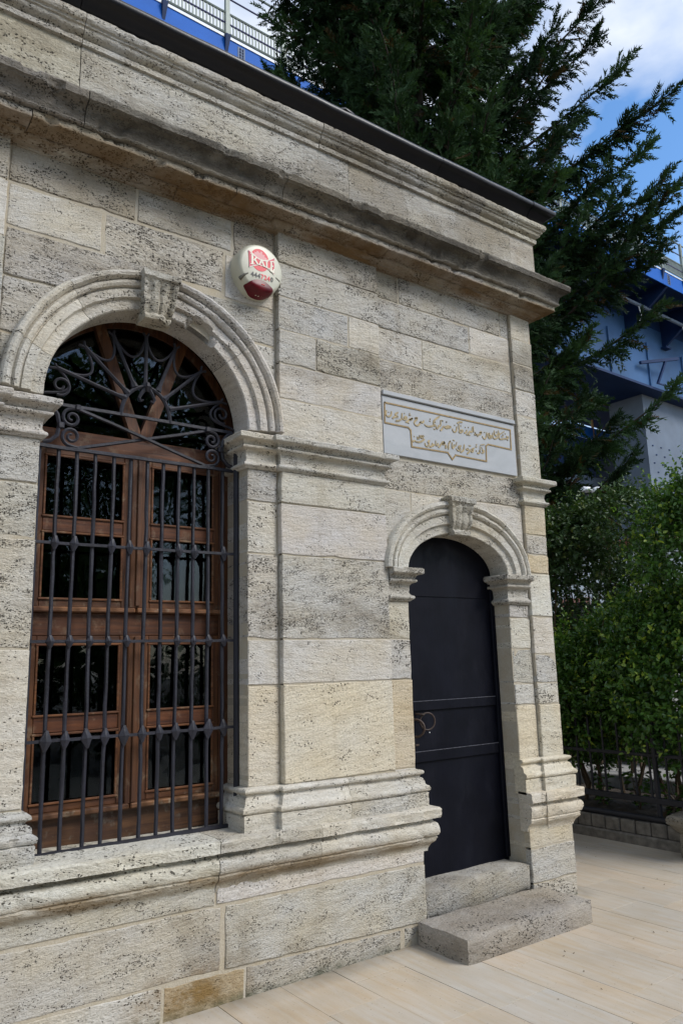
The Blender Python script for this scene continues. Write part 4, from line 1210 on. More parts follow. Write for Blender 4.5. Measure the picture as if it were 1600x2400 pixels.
# ------------------------------------------------------------------ marble plaque
plaque = empty("inscription_plaque", (3.77, .03, 2.98), "grey marble plaque with gilded Ottoman inscription set above the small door", "plaque")
pz0, pz1 = 2.972, 3.408
MB().box(3.122, 4.415, .032, .075, pz0, 3.372, .003).build("slab", M['marble'], plaque)
MB().box(3.122, 4.418, .018, .074, 3.3765, pz1, .004).build("top_fillet", M['marble'], plaque)
MB().box(3.124, 4.412, .0365, .05, 3.3715, 3.377).build("groove", M['dark_line'], plaque)
BORDER=[(3.142,3.324),(4.367,3.328),(4.363,3.173),(4.116,3.177),(4.092,3.162),(4.086,3.044),(3.774,3.048),(3.74,3.011),(3.699,3.056),(3.366,3.05),(3.362,3.166),(3.341,3.182),(3.137,3.183)]
STROKES=[[(3.1556,3.2715),(3.1504,3.2518),(3.1538,3.2353),(3.1691,3.2304),(3.1865,3.2381),(3.1956,3.251),(3.198,3.2721)],[(3.1708,3.2622),(3.177,3.2605)],[(3.2581,3.2746),(3.2299,3.2546),(3.2529,3.2426),(3.2247,3.2371),(3.2047,3.2217)],[(3.2296,3.2088),(3.2373,3.2076)],[(3.2388,3.2051),(3.2427,3.2133)],[(3.235,3.2141),(3.2578,3.2152),(3.2735,3.2247),(3.2863,3.2372),(3.2919,3.2764)],[(3.2879,3.2358),(3.3086,3.2324),(3.3274,3.2407),(3.3308,3.2535),(3.3163,3.2528),(3.3083,3.2417)],[(3.3103,3.2778),(3.3168,3.2772)],[(3.3199,3.2159),(3.3388,3.2253),(3.3573,3.2423),(3.3845,3.2539)],[(3.3845,3.2539),(3.366,3.2403),(3.3506,3.2405)],[(3.3563,3.2841),(3.3633,3.2832)],[(3.3512,3.272),(3.3698,3.2738)],[(3.3381,3.2147),(3.3521,3.2129)],[(3.432,3.2655),(3.408,3.2596),(3.427,3.2558),(3.4034,3.236),(3.3979,3.2176),(3.4195,3.2079),(3.4426,3.2197),(3.4543,3.241)],[(3.4478,3.2301),(3.4634,3.2425),(3.4602,3.2491)],[(3.4661,3.2352),(3.4825,3.2439),(3.4869,3.2571)],[(3.4906,3.2294),(3.5103,3.2192),(3.5494,3.223),(3.5772,3.2383),(3.5831,3.2696),(3.6401,3.3123)],[(3.5438,3.2755),(3.5523,3.2787)],[(3.5383,3.2621),(3.5496,3.2597)],[(3.589,3.2616),(3.5992,3.2623)],[(3.5761,3.2096),(3.5923,3.2097)],[(3.5822,3.2302),(3.5922,3.2407),(3.6009,3.2332),(3.6044,3.2159),(3.6215,3.2276),(3.6285,3.2413),(3.6449,3.2476),(3.6467,3.2857)],[(3.656,3.2847),(3.6691,3.284)],[(3.6372,3.2061),(3.6586,3.2228),(3.6742,3.2433),(3.6948,3.2348),(3.7239,3.2416),(3.7446,3.2501),(3.72,3.2533),(3.6932,3.2446)],[(3.6992,3.2811),(3.7087,3.2812)],[(3.3743,3.0846),(3.3905,3.0964),(3.4057,3.0917),(3.4324,3.0923),(3.4599,3.1034),(3.4845,3.1221)],[(3.3892,3.1263),(3.3954,3.1259)],[(3.4159,3.128),(3.421,3.1236),(3.4223,3.1092)],[(3.4303,3.1302),(3.4345,3.1117)],[(3.4383,3.1297),(3.4483,3.133),(3.4451,3.1378),(3.4387,3.1368)],[(3.4524,3.1406),(3.4543,3.1217)],[(3.4552,3.1358),(3.4633,3.1423),(3.4588,3.1206)],[(3.4692,3.1432),(3.471,3.1225)],[(3.472,3.1384),(3.4782,3.1429),(3.4751,3.1442)],[(3.5333,3.119),(3.515,3.1036),(3.528,3.0943),(3.5099,3.0748),(3.4919,3.0767),(3.4873,3.0952)],[(3.5302,3.0735),(3.5514,3.083),(3.5561,3.1055)],[(3.5888,3.1263),(3.5891,3.0899)],[(3.5606,3.0832),(3.573,3.0974),(3.5769,3.0874)],[(3.5931,3.088),(3.6113,3.1031),(3.6039,3.1108)],[(3.6124,3.0791),(3.6293,3.0951),(3.6436,3.1132),(3.6597,3.1095),(3.6771,3.1217),(3.6587,3.1272),(3.646,3.1135)],[(3.7614,3.2407),(3.7603,3.226),(3.7756,3.2189),(3.7959,3.2309),(3.8044,3.2659)],[(3.7791,3.2698),(3.7858,3.2687)],[(3.8245,3.2856),(3.8254,3.2363),(3.823,3.2242),(3.8441,3.2261),(3.8626,3.2422),(3.8382,3.2427)],[(3.8076,3.2876),(3.8306,3.3013),(3.8628,3.3048)],[(3.8398,3.2753),(3.8486,3.2749)],[(3.875,3.2251),(3.8957,3.2372),(3.903,3.2542)],[(3.8949,3.2161),(3.9146,3.2265),(3.9321,3.2459),(3.9481,3.2455),(3.9569,3.2554),(3.9617,3.2877)],[(3.8847,3.2715),(3.8925,3.2706)],[(3.9167,3.276),(3.9247,3.2758)],[(3.91,3.2184),(3.9349,3.2197)],[(3.9721,3.2924),(3.9722,3.2467)],[(3.9749,3.2311),(3.9962,3.233),(3.9848,3.2468),(3.9962,3.233),(4.0244,3.2374),(4.0513,3.2528),(4.0362,3.2556),(4.0579,3.2639)],[(4.0065,3.2234),(4.0155,3.2218)],[(4.0624,3.2347),(4.0643,3.2211),(4.0801,3.2145),(4.099,3.2302),(4.1092,3.2683)],[(4.0816,3.2651),(4.0908,3.2642)],[(4.126,3.2653),(4.1219,3.2326),(4.1419,3.2292),(4.1667,3.2444),(4.1489,3.2492),(4.1333,3.2325)],[(4.139,3.2711),(4.1377,3.2407)],[(4.174,3.2766),(4.1728,3.2423),(4.1855,3.2321),(4.2081,3.2379),(4.2334,3.2535)],[(4.1905,3.2963),(4.1924,3.2662),(4.2103,3.2602),(4.2288,3.2768),(4.2356,3.3035)],[(4.2076,3.2876),(4.216,3.287)],[(4.2436,3.2876),(4.2402,3.2412),(4.2666,3.2399),(4.2953,3.2481),(4.3226,3.2523),(4.3446,3.2668),(4.3177,3.2684)],[(4.2459,3.2726),(4.3009,3.3051)],[(4.3047,3.2887),(4.3144,3.2887)],[(4.2781,3.2754),(4.2916,3.2759)],[(4.266,3.2605),(4.285,3.2634)],[(4.327,3.2422),(4.3366,3.2413)],[(4.0391,3.0998),(4.0623,3.109),(4.0652,3.1243),(4.0479,3.1189)],[(4.0444,3.1481),(4.0488,3.1283)],[(4.0284,3.1502),(4.0238,3.0988)],[(4.0343,3.1596),(4.0761,3.1706)],[(3.993,3.0926),(4.0145,3.0964),(4.0235,3.1117),(4.0152,3.116)],[(3.9814,3.1094),(3.9924,3.1087)],[(3.9809,3.1381),(3.9973,3.1419)],[(3.9868,3.1537),(3.9972,3.1574)],[(3.888,3.0724),(3.9116,3.0903),(3.9254,3.1069),(3.9372,3.0939),(3.9571,3.1052),(3.9419,3.114),(3.9679,3.1266)],[(3.9121,3.1379),(3.933,3.1384)],[(3.8802,3.1088),(3.8965,3.1038),(3.906,3.1114),(3.8965,3.1155)],[(3.8238,3.0753),(3.8477,3.0885),(3.8602,3.1048),(3.8671,3.1404)],[(3.8359,3.1231),(3.8136,3.1173),(3.8068,3.1054),(3.828,3.1038),(3.8151,3.0875),(3.7956,3.0858),(3.7851,3.0994)],[(3.7945,3.146),(3.7806,3.115)],[(3.7468,3.137),(3.7455,3.0955),(3.7637,3.1078),(3.7684,3.1258)],[(3.7564,3.1558),(3.7731,3.1547)],[(3.7316,3.1438),(3.7211,3.1314),(3.7132,3.1213),(3.7072,3.0792)],[(3.7331,3.1458),(3.7202,3.1385)],[(3.6757,3.0864),(3.6914,3.0948),(3.6876,3.1067),(3.6785,3.0983)],[(3.6513,3.1121),(3.6659,3.1185),(3.6735,3.1261),(3.662,3.1297)],[(3.6637,3.2826),(3.6712,3.2821)],[(3.7004,3.2808),(3.708,3.2799)]]

def ribbon(mb, pts, w, y, nib=None):
    """flat-topped raised line; nib = calligraphic pen angle"""
    P = [Vector(p) for p in pts]
    # smooth
    if nib is not None and len(P) > 2:
        Q = []
        for i in range(len(P) - 1):
            p0 = P[max(0, i - 1)]; p1 = P[i]; p2 = P[i + 1]; p3 = P[min(len(P) - 1, i + 2)]
            for t in (0, .25, .5, .75):
                Q.append(0.5 * ((2 * p1) + (-p0 + p2) * t + (2 * p0 - 5 * p1 + 4 * p2 - p3) * t * t + (-p0 + 3 * p1 - 3 * p2 + p3) * t ** 3))
        Q.append(P[-1]); P = Q
    n = len(P); vs = []
    for i in range(n):
        t = (P[min(n - 1, i + 1)] - P[max(0, i - 1)])
        if t.length < 1e-7: t = Vector((1, 0))
        t.normalize()
        nn = Vector((-t.y, t.x))
        ww = w
        if nib is not None:
            ww = w * (.45 + .75 * abs(math.sin(math.atan2(t.y, t.x) - nib)))
            if i == 0 or i == n - 1: ww *= .6
        a = P[i] + nn * ww; b = P[i] - nn * ww
        vs += [(a.x, y, a.y), (a.x, y - .004, a.y), (b.x, y - .004, b.y), (b.x, y, b.y)]
    fs = []
    for i in range(n - 1):
        for k in range(3): fs.append((4 * i + k, 4 * i + 4 + k, 4 * i + 5 + k, 4 * i + 1 + k))
    fs += [(0, 1, 2, 3), (4 * n - 1, 4 * n - 2, 4 * n - 3, 4 * n - 4)]
    mb.add(vs, fs)
bb = MB(); loop = BORDER + [BORDER[0]]
for a, b in zip(loop, loop[1:]): 
    d = (Vector(b) - Vector(a)).normalized() * .0045
    ribbon(bb, [Vector(a) - d, Vector(b) + d], .0052, .0322 - .0004 * (len(bb.v) // 8 % 2))
bb.build("gilt_border", M['gilt'], plaque)
for st in STROKES:
    lb = MB(); ribbon(lb, st, .0054 if len(st) > 2 else .0052, .0322, nib=math.radians(125))
    lb.build("letter_stroke", M['gold'], plaque)

# ------------------------------------------------------------------ alarm siren
AX, AZ = 2.160, 3.966
alarm = empty("alarm_siren", (AX, .05, AZ), "round cream alarm siren box with red lens fixed high beside the window arch", "alarm")
prof = [(.058, 1.0), (.040, 1.0), (.018, .998), (-.006, .988), (-.026, .965), (-.040, .93), (-.047, .885), (-.0495, .84), (-.051, .3)]
def shape(t):
    x = math.cos(t); z = math.sin(t)
    r = .158
    zz = z * (.164 if z > 0 else .166)
    xx = x * r * (1.0 - .06 * max(0, -z))
    return xx, zz
K = 48; vs = []; fs = []
for (y, s) in prof:
    for k in range(K):
        x, z = shape(2 * math.pi * k / K)
        vs.append((AX + x * s, y, AZ + z * s))
for i in range(len(prof) - 1):
    for k in range(K): fs.append((i * K + k, i * K + (k + 1) % K, (i + 1) * K + (k + 1) % K, (i + 1) * K + k))
fs.append(tuple((len(prof) - 1) * K + k for k in range(K))); fs.append(tuple(range(K)))
mesh_from("cover", vs, fs, M['alarm'], alarm, 50)
# lens: lower lens-shaped bulge
lx0, lx1 = AX - .102, AX + .078
vs = []; K2 = 22; rows = 7
PY, PS = [-.051, -.0495, -.047, -.040, -.026, -.006, .018, .040], [.3, .84, .885, .93, .965, .988, .998, 1.0]
for j in range(rows + 1):
    f = j / rows
    for i in range(K2 + 1):
        u = i / K2; x = lx0 + (lx1 - lx0) * u
        xr = (x - AX) / (.158 * .94)
        bot = -.166 * math.sqrt(max(0, 1 - xr * xr))
        top = -.128 + .044 * math.sin(math.pi * u) ** .8
        z = bot + (max(top, bot + .001) - bot) * f
        s = math.hypot((x - AX) / (.158 * (1 - .06 * min(1, -z / .166))), z / .166)
        y = float(np.interp(min(s, 1), PS, PY))
        edge = math.sin(math.pi * min(.92, max(.04, f))) * math.sin(math.pi * min(.96, max(.04, u)))
        vs.append((x, y - .0085 - .009 * edge, AZ + z - .003 * (1 - f)))
fs = [(j * (K2 + 1) + i, j * (K2 + 1) + i + 1, (j + 1) * (K2 + 1) + i + 1, (j + 1) * (K2 + 1) + i) for j in range(rows) for i in range(K2)]
lens = mesh_from("lens", vs, fs, M['lens'], alarm, 60)
MB().box(AX - .014, AX + .012, -.070, -.062, AZ - .118, AZ - .112, .002).build("glint_bar", M['lens_glint'], lens)  # small bright bar added as a painted highlight on the lens
for (sx, sz, an) in ((-.112, -.070, .6), (.118, -.046, -.5)):
    MB().tube([(AX + sx * 1.16, -.012, AZ + sz - .018), (AX + sx, -.040, AZ + sz), (AX + sx * .82, -.049, AZ + sz + .014)], [.016, .014, .004], 8, flat=(1, .8)).build("slot", M['alarm_slot'], alarm, 50)
FY = -.0516
def flat(name, poly, mat, dy, parent=alarm):
    p = [(AX + x - .029, FY - dy, AZ + z) for x, z in poly]
    n = len(p)
    return mesh_from(name, p + [(q[0], q[1] + .0006, q[2]) for q in p], [tuple(range(n)), tuple(range(2 * n - 1, n - 1, -1))] + [(i, (i + 1) % n, n + (i + 1) % n, n + i) for i in range(n)], M[mat], parent)
dc = (.015, .048)
flat("logo_disc", [(dc[0] + .064 * math.cos(t), dc[1] + .072 * math.sin(t)) for t in np.linspace(0, 2 * math.pi, 40, endpoint=False)], 'print_red', .0006)
sky_ = [(-.036, .066), (-.036, .080), (-.022, .080), (-.022, .092), (-.008, .092), (-.008, .102), (.008, .102), (.008, .096), (.018, .096), (.018, .106), (.032, .106), (.032, .090), (.048, .090), (.048, .076), (.062, .076), (.062, .058), (.015, .050)]
flat("logo_skyline", sky_, 'print_pink', .0012)
def bow(top, x): return .088 - .042 * math.sin(math.pi * x) ** 1.0 if top else -.014 + .036 * math.sin(math.pi * x)
bt = [(-.062 + .178 * x - (.0), bow(True, x)) for x in np.linspace(0, 1, 18)]
bb_ = [(-.058 + .172 * x, bow(False, x)) for x in np.linspace(0, 1, 18)]
def stroke_band(pts, w):
    P = [Vector(p) for p in pts]; L = []; R_ = []
    for i in range(len(P)):
        t = (P[min(len(P) - 1, i + 1)] - P[max(0, i - 1)]).normalized(); n = Vector((-t.y, t.x))
        L.append(tuple(P[i] + n * w)); R_.append(tuple(P[i] - n * w))
    return L + R_[::-1]
flat("logo_gap", stroke_band([(x, z + .004) for x, z in bt], .0052), 'print_cream', .0017)
flat("logo_gap", stroke_band([(x, z - .003) for x, z in bb_], .0050), 'print_cream', .0017)
flat("logo_outline", stroke_band(bt, .0026), 'print_mauve', .0024)
flat("logo_outline", stroke_band(bb_, .0026), 'print_mauve', .0024)
flat("logo_outline", stroke_band([(-.062, .088), (-.052, .06), (-.050, .03), (-.058, -.014)], .0022), 'print_mauve', .0030)
flat("logo_outline", stroke_band([(.116, .088), (.106, .06), (.106, .02), (.114, -.014)], .0022), 'print_mauve', .0030)
def letter(polys, name="logo_letter"):
    for p in polys:
        flat(name, [(x + (.0045 if False else 0), z) for x, z in p], 'print_red', .0030)
        cx = sum(x for x, z in p) / len(p); cz = sum(z for x, z in p) / len(p)
# red field behind the letters, then cream letters (serif capitals following the bowed band)
flat("logo_field", [(x, z - .003) for x, z in bt] + [(x, z + .003) for x, z in bb_][::-1], 'print_red', .0019)
LET = {'K': [[(-.044, .004), (-.044, .074), (-.030, .070), (-.030, .006)], [(-.050, .002), (-.050, .008), (-.024, .012), (-.024, .006)], [(-.050, .076), (-.024, .068), (-.024, .062), (-.050, .070)], [(-.032, .034), (-.012, .062), (-.003, .058), (-.026, .030)], [(-.028, .040), (-.018, .046), (.006, .014), (-.006, .012)]],
       'A': [[(.006, .016), (.021, .056), (.030, .054), (.015, .016)], [(.020, .056), (.030, .056), (.050, .014), (.037, .014)], [(.016, .030), (.016, .035), (.040, .034), (.040, .029)], [(.002, .014), (.002, .019), (.018, .019), (.018, .014)], [(.034, .012), (.034, .018), (.054, .017), (.054, .011)]],
       'L': [[(.056, .012), (.056, .054), (.066, .055), (.066, .011)], [(.050, .050), (.050, .055), (.072, .056), (.072, .051)], [(.052, .010), (.052, .016), (.082, .012), (.084, .022), (.086, .022), (.086, .005)]],
       'E': [[(.088, .002), (.088, .060), (.098, .063), (.098, -.001)], [(.084, .056), (.084, .061), (.112, .072), (.112, .054), (.108, .056), (.108, .064)], [(.096, .030), (.096, .036), (.107, .038), (.107, .028)], [(.084, -.004), (.084, .009), (.104, .006), (.106, .016), (.113, .018), (.113, -.014)]]}
for ch, polys in LET.items():
    mbv, mbf = [], []
    for i, p in enumerate(polys):
        b = len(mbv); y = FY - .0034 - .0002 * i
        mbv += [(AX + x - .029, y, AZ + z) for x, z in p]; mbf.append(tuple(range(b, b + len(p))))
    mesh_from("logo_letter", mbv, mbf, M['print_cream'], alarm)
def text_mesh(name, s, size, x, z, y, mat, parent, bold=.012, sx=1.0):
    cu_ = bpy.data.curves.new(name, 'FONT'); cu_.body = s; cu_.size = size; cu_.offset = bold * size; cu_.extrude = .0004
    cu_.align_x = 'LEFT'; cu_.resolution_u = 3
    tmp = bpy.data.objects.new(name + "_tmp", cu_); COL.objects.link(tmp)
    bpy.context.view_layer.update()
    me = bpy.data.meshes.new_from_object(tmp.evaluated_get(bpy.context.evaluated_depsgraph_get()))
    bpy.data.objects.remove(tmp, do_unlink=True); bpy.data.curves.remove(cu_)
    w = max((v.co.x for v in me.vertices), default=0)
    for v in me.vertices: v.co = Vector((x + v.co.x * sx, y - v.co.z, z + v.co.y))
    me.name = name
    me.materials.clear()
    link_mesh(name, me, M[mat], parent)
    return w * sx
xx = AX - .075
for ch, mt in zip("4447240", ['print_black'] * 3 + ['print_red'] * 3 + ['print_black']):
    w = text_mesh("digit", ch, .042, xx, AZ - .070, FY - .0012, mt, alarm, .03 if ch != '0' else .01, .92)
    xx += .0222
# ------------------------------------------------------------------ ground and paving
def sheet(name, x0, x1, y0, y1, z, mat, label=None):
    o = mesh_from(name, [(x0, y0, z), (x1, y0, z), (x1, y1, z), (x0, y1, z)], [(0, 1, 2, 3)], M[mat], None, recalc=False)
    o["kind"] = "structure"
    if label: o["label"] = label
    return o
sheet("ground", -150, 150, -150, 150, -.06, 'earth', "bare ground around the courtyard")
paving = sheet("pavement", -6.0, 6.30, -9.0, 6.0, -.006, 'paving_joint', "beige travertine pavement in front of the building")
TT = [(.49, .435, .36), (.475, .43, .365), (.50, .437, .355), (.47, .43, .37), (.485, .443, .38), (.505, .435, .35), (.475, .437, .38)]
strip_x = [1.05, 1.38, 1.66, 1.91, 2.265, 2.59, 2.93, 3.285, 3.54, 4.02, 4.235, 4.525, 4.86, 5.19, 5.41, 5.67, 6.0, 6.28]
def slab(x0, x1, y0, y1):
    g = .0012
    dz = random.uniform(-.0012, .0012)
    x0, x1, y0, y1 = x0 + g, x1 - g, y0 + g, y1 - g
    c = .0009
    vs = [(x0 + c, y0 + c, dz), (x1 - c, y0 + c, dz), (x1 - c, y1 - c, dz), (x0 + c, y1 - c, dz), (x0, y0, dz - c), (x1, y0, dz - c), (x1, y1, dz - c), (x0, y1, dz - c), (x0, y0, -.0055), (x1, y0, -.0055), (x1, y1, -.0055), (x0, y1, -.0055)]
    fs = [(0, 1, 2, 3)] + [(4 + i, 4 + (i + 1) % 4, (i + 1) % 4, i) for i in range(4)] + [(8 + i, 8 + (i + 1) % 4, 4 + (i + 1) % 4, 4 + i) for i in range(4)]
    col = random.choice(TT); k = random.uniform(.97, 1.03)
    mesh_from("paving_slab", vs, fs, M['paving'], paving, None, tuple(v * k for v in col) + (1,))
for i in range(len(strip_x) - 1):
    y = -2.7 + random.uniform(0, .7)
    if i == 8: y = -2.55
    lim = 3.2 if strip_x[i] > 4.5 else -.0
    while y < lim:
        L = random.choice([.62, .74, .86, .95])
        slab(strip_x[i], strip_x[i + 1], y, min(y + L, lim + .3)); y += L
# the rest of the courtyard, out of frame: larger fields of the same stone
for (x0, x1, y0, y1) in ((-6, 1.05, -9, 0), (1.05, 6.28, -9, -2.75), (4.72, 6.28, 3.6, 6.0)):
    slab(x0, x1, y0, y1)
# small leaves and crumbs lying on the paving
lv = MB()
for k in range(70):
    x = random.uniform(3.2, 6.1); y = random.uniform(-1.6, 1.4)
    if x < 4.7 and y > -.5: continue
    a = random.uniform(0, 6.28); s = random.uniform(.004, .011)
    d = Vector((math.cos(a), math.sin(a), 0)) * s; n = Vector((-math.sin(a), math.cos(a), 0)) * s * .45
    p = Vector((x, y, .003)); lv.add([p - d, p + n, p + d + Vector((0, 0, .004)), p - n], [(0, 1, 2, 3)])
o = lv.build("leaf_litter", mat_simple('dry_leaf', (.09, .06, .03), .8), None); o["kind"] = "stuff"; o["label"] = "tiny dry leaves scattered on the pavement"

# ------------------------------------------------------------------ garden wall of small blocks, fence and bed
FX = 6.27
gw = empty("garden_wall", (FX, 1.5, 0), "low dark garden wall of square blocks on a mossy footing under the iron fence", "wall")
MB().box(FX - .03, FX + .14, -4.0, 5.6, -.06, .082, .012).build("footing", M['block'], gw)
y = 5.6; 
while y > .24:
    b = .152
    MB().box(FX - .012 + random.uniform(-.006, .006), FX + .12, y - b + .006, y - .006, .0845, .196 + random.uniform(-.003, .003), .007).build("block", M['block'], gw)
    y -= b
MB().box(FX + .005, FX + .11, .24, 5.6, .08, .19).build("mortar_core", mat_simple('dark_wall_mortar', (.05, .045, .04), .95), gw)
MB().tube([(FX + .02, 5.6, .222), (FX + .02, 2, .224), (FX + .02, .22, .226)], .026, 8).build("coping_pipe", M['fence_iron'], gw, 50)

fence = empty("iron_fence", (FX + .05, 1.5, .2), "black iron railing fence with thin pickets in front of the leafy bushes", "fence")
FXX = FX + .055
MB().box(FXX - .022, FXX + .022, -3.9, 5.5, .352, .402, .004).build("rail", M['fence_iron'], fence)
MB().box(FXX - .016, FXX + .016, -3.9, 5.5, .742, .772, .004).build("rail", M['fence_iron'], fence)
pk = MB().box(-.0085, .0085, -.0085, .0085, .40, 1.02, .002)
pk.add([(-.0085, -.0085, 1.02), (.0085, -.0085, 1.02), (.0085, .0085, 1.02), (-.0085, .0085, 1.02), (0, 0, 1.09)], [(0, 1, 4), (1, 2, 4), (2, 3, 4), (3, 0, 4)])
me = bpy.data.meshes.new("picket"); me.from_pydata(pk.v, [], pk.f); me.update()
me.materials.append(M['fence_iron'])
for k in range(40):
    yy = 5.35 - .1535 * k - .02
    o = bpy.data.objects.new("picket", me); COL.objects.link(o); o.parent = fence
    o.location = Vector((FXX + random.uniform(-.003, .003), yy, random.uniform(-.004, .004))) - fence.location
    o.rotation_euler = (random.uniform(-.008, .008), random.uniform(-.008, .008), 0)
for yy in (5.5, 3.0, .365):
    MB().box(FXX - .020, FXX + .016, yy - .017, yy + .017, .0, 1.04, .003).build("post", M['fence_iron'], fence)

# broken capital standing on the paving at the end of the wall
bm = bmesh.new()
def cap_shape():
    mb = MB()
    prof = [(.0, .115), (.03, .118), (.20, .112), (.205, .128), (.225, .150), (.25, .172), (.262, .185), (.30, .188), (.325, .180), (.33, .17)]
    K = 40; vs = []
    for (z, r) in prof:
        for k in range(K):
            a = 2 * math.pi * k / K
            # squarish plan
            rr = r / max(abs(math.cos(a)), abs(math.sin(a))) ** .75
            q = Vector((6.20 + math.cos(a) * rr, -.045 + math.sin(a) * rr, z))
            q += Vector((mn.noise(q * 13), mn.noise(q * 13 + Vector((4, 0, 0))), mn.noise(q * 13 + Vector((0, 4, 0))))) * .014
            vs.append(q)
    fs = [(i * K + k, i * K + (k + 1) % K, (i + 1) * K + (k + 1) % K, (i + 1) * K + k) for i in range(len(prof) - 1) for k in range(K)]
    fs.append(tuple(range(K - 1, -1, -1))); fs.append(tuple((len(prof) - 1) * K + k for k in range(K)))
    return mb.add(vs, fs)
capo = cap_shape().build("stone_capital", M['step'], None, 50, (.22, .205, .18, .35))
tag(capo, "broken grey stone capital standing on the paving beside the iron fence", "capital")
bm.free()

# soil, back kerb, raised path and a second fence on a low wall behind the planting
def bumpy(name, x0, x1, y0, y1, z, mat, amp, n=60, lab=None, kind="structure"):
    vs = []; fs = []
    nx = n; ny = int(n * (y1 - y0) / (x1 - x0))
    for i in range(nx + 1):
        for j in range(ny + 1):
            p = Vector((x0 + (x1 - x0) * i / nx, y0 + (y1 - y0) * j / ny, z))
            vs.append((p.x, p.y, z + mn.noise(p * 3) * amp + mn.noise(p * 14) * amp * .7 + abs(mn.noise(p * 33)) * amp * .8))
    for i in range(nx):
        for j in range(ny):
            a = i * (ny + 1) + j; fs.append((a, a + ny + 1, a + ny + 2, a + 1))
    o = mesh_from(name, vs, fs, M[mat], None, 180, recalc=False); o["kind"] = kind
    if lab: o["label"] = lab
    return o
bumpy("flower_bed", FX + .10, 7.62, -4, 5.6, .20, 'soil', .035, 50, "dark bare soil of the planting bed behind the fence")
kerb = empty("stone_kerb", (7.7, 1.5, .3), "pale stone kerb along the back of the planting bed", "kerb")
y = 5.6
while y > -4:
    L = random.uniform(.75, .95)
    MB().box(7.60 + random.uniform(-.006, .006), 7.76, y - L + .006, y, -.05, .345, .012).build("kerb_stone", M['concrete'], kerb); y -= L
pb = MB().box(7.76, 8.62, -4, 9, -.05, .335); o = pb.build("path", M['concrete'], None); o["kind"] = "structure"; o["label"] = "narrow raised concrete path behind the bed"
bw = empty("back_wall", (8.8, 2, .3), "low grey garden wall with a pale coping behind the path", "wall")
MB().box(8.62, 8.86, -4, 9, -.05, .62).build("wall_body", M['block'], bw)
y = 9.0
while y > -4:
    MB().box(8.57, 8.91, y - .78, y - .006, .6225, .69, .01).build("coping", M['concrete'], bw); y -= .784
sheet("garden_ground", 8.9, 40, -30, 14.0, .25, 'soil', "dark garden soil under the far bushes")
uw = empty("upper_wall", (9.75, 3.5, .3), "grey retaining wall with pale coping further back among the bushes", "wall")
MB().box(9.7, 9.95, 2.2, 9, .2, 1.86).build("wall_body", M['concrete'], uw)
MB().box(9.66, 9.99, 2.2, 9, 1.8625, 1.93, .01).build("coping", M['concrete'], uw)
f2 = empty("upper_fence", (9.8, 3.5, 1.9), "second black iron fence standing on the retaining wall among the bushes", "fence")
MB().box(9.80, 9.83, 2.25, 9, 2.36, 2.39).build("rail", M['fence_iron'], f2)
for k in range(30):
    o = bpy.data.objects.new("picket", me); COL.objects.link(o); o.parent = f2
    o.location = Vector((9.815, 2.4 + .15 * k, 1.53)) - f2.location

# ------------------------------------------------------------------ foliage builders (numpy)
def foliage_mesh(name, V, F, tone_, mat, parent=None, smooth=False):
    """V (n,3), F (m,k) one face size, tone per vertex"""
    me_ = bpy.data.meshes.new(name)
    n, mf, k = len(V), len(F), F.shape[1]
    me_.vertices.add(n); me_.vertices.foreach_set("co", V.astype(np.float32).ravel())
    me_.loops.add(mf * k); me_.loops.foreach_set("vertex_index", F.astype(np.int32).ravel())
    me_.polygons.add(mf)
    me_.polygons.foreach_set("loop_start", (np.arange(mf) * k).astype(np.int32))
    at = me_.attributes.new("tone", 'FLOAT', 'POINT'); at.data.foreach_set("value", tone_.astype(np.float32))
    me_.update(calc_edges=True)
    return link_mesh(name, me_, M[mat], parent)

def unit(v): return v / np.maximum(np.linalg.norm(v, axis=1, keepdims=True), 1e-9)

def leaf_quads(C, N, U, L, W, tone_, bend=.18):
    """folded leaves: 2 quads (left and right of the midrib) ; C base points, U along leaf, N leaf normal"""
    U = unit(U); N = unit(N - U * np.sum(N * U, 1, keepdims=True)); S = np.cross(U, N)
    L = L[:, None]; W = W[:, None]
    tip = C + U * L - N * L * bend
    mid = C + U * L * .5
    l1 = C + U * L * .30 + S * W * .42 + N * W * .16; l2 = C + U * L * .66 + S * W * .40 + N * W * .10 - N * L * bend * .3
    r1 = C + U * L * .30 - S * W * .42 + N * W * .16; r2 = C + U * L * .66 - S * W * .40 + N * W * .10 - N * L * bend * .3
    V = np.stack([C, l1, l2, tip, r2, r1], 1).reshape(-1, 3)
    b = np.arange(len(C))[:, None] * 6
    F = np.concatenate([b + np.array([[0, 1, 2, 3]]), b + np.array([[0, 3, 4, 5]])])
    return V, F, np.repeat(tone_, 6)

def vnoise(P, s, off=0.0):
    return np.array([mn.noise(Vector((p[0] * s + off, p[1] * s, p[2] * s))) for p in P])

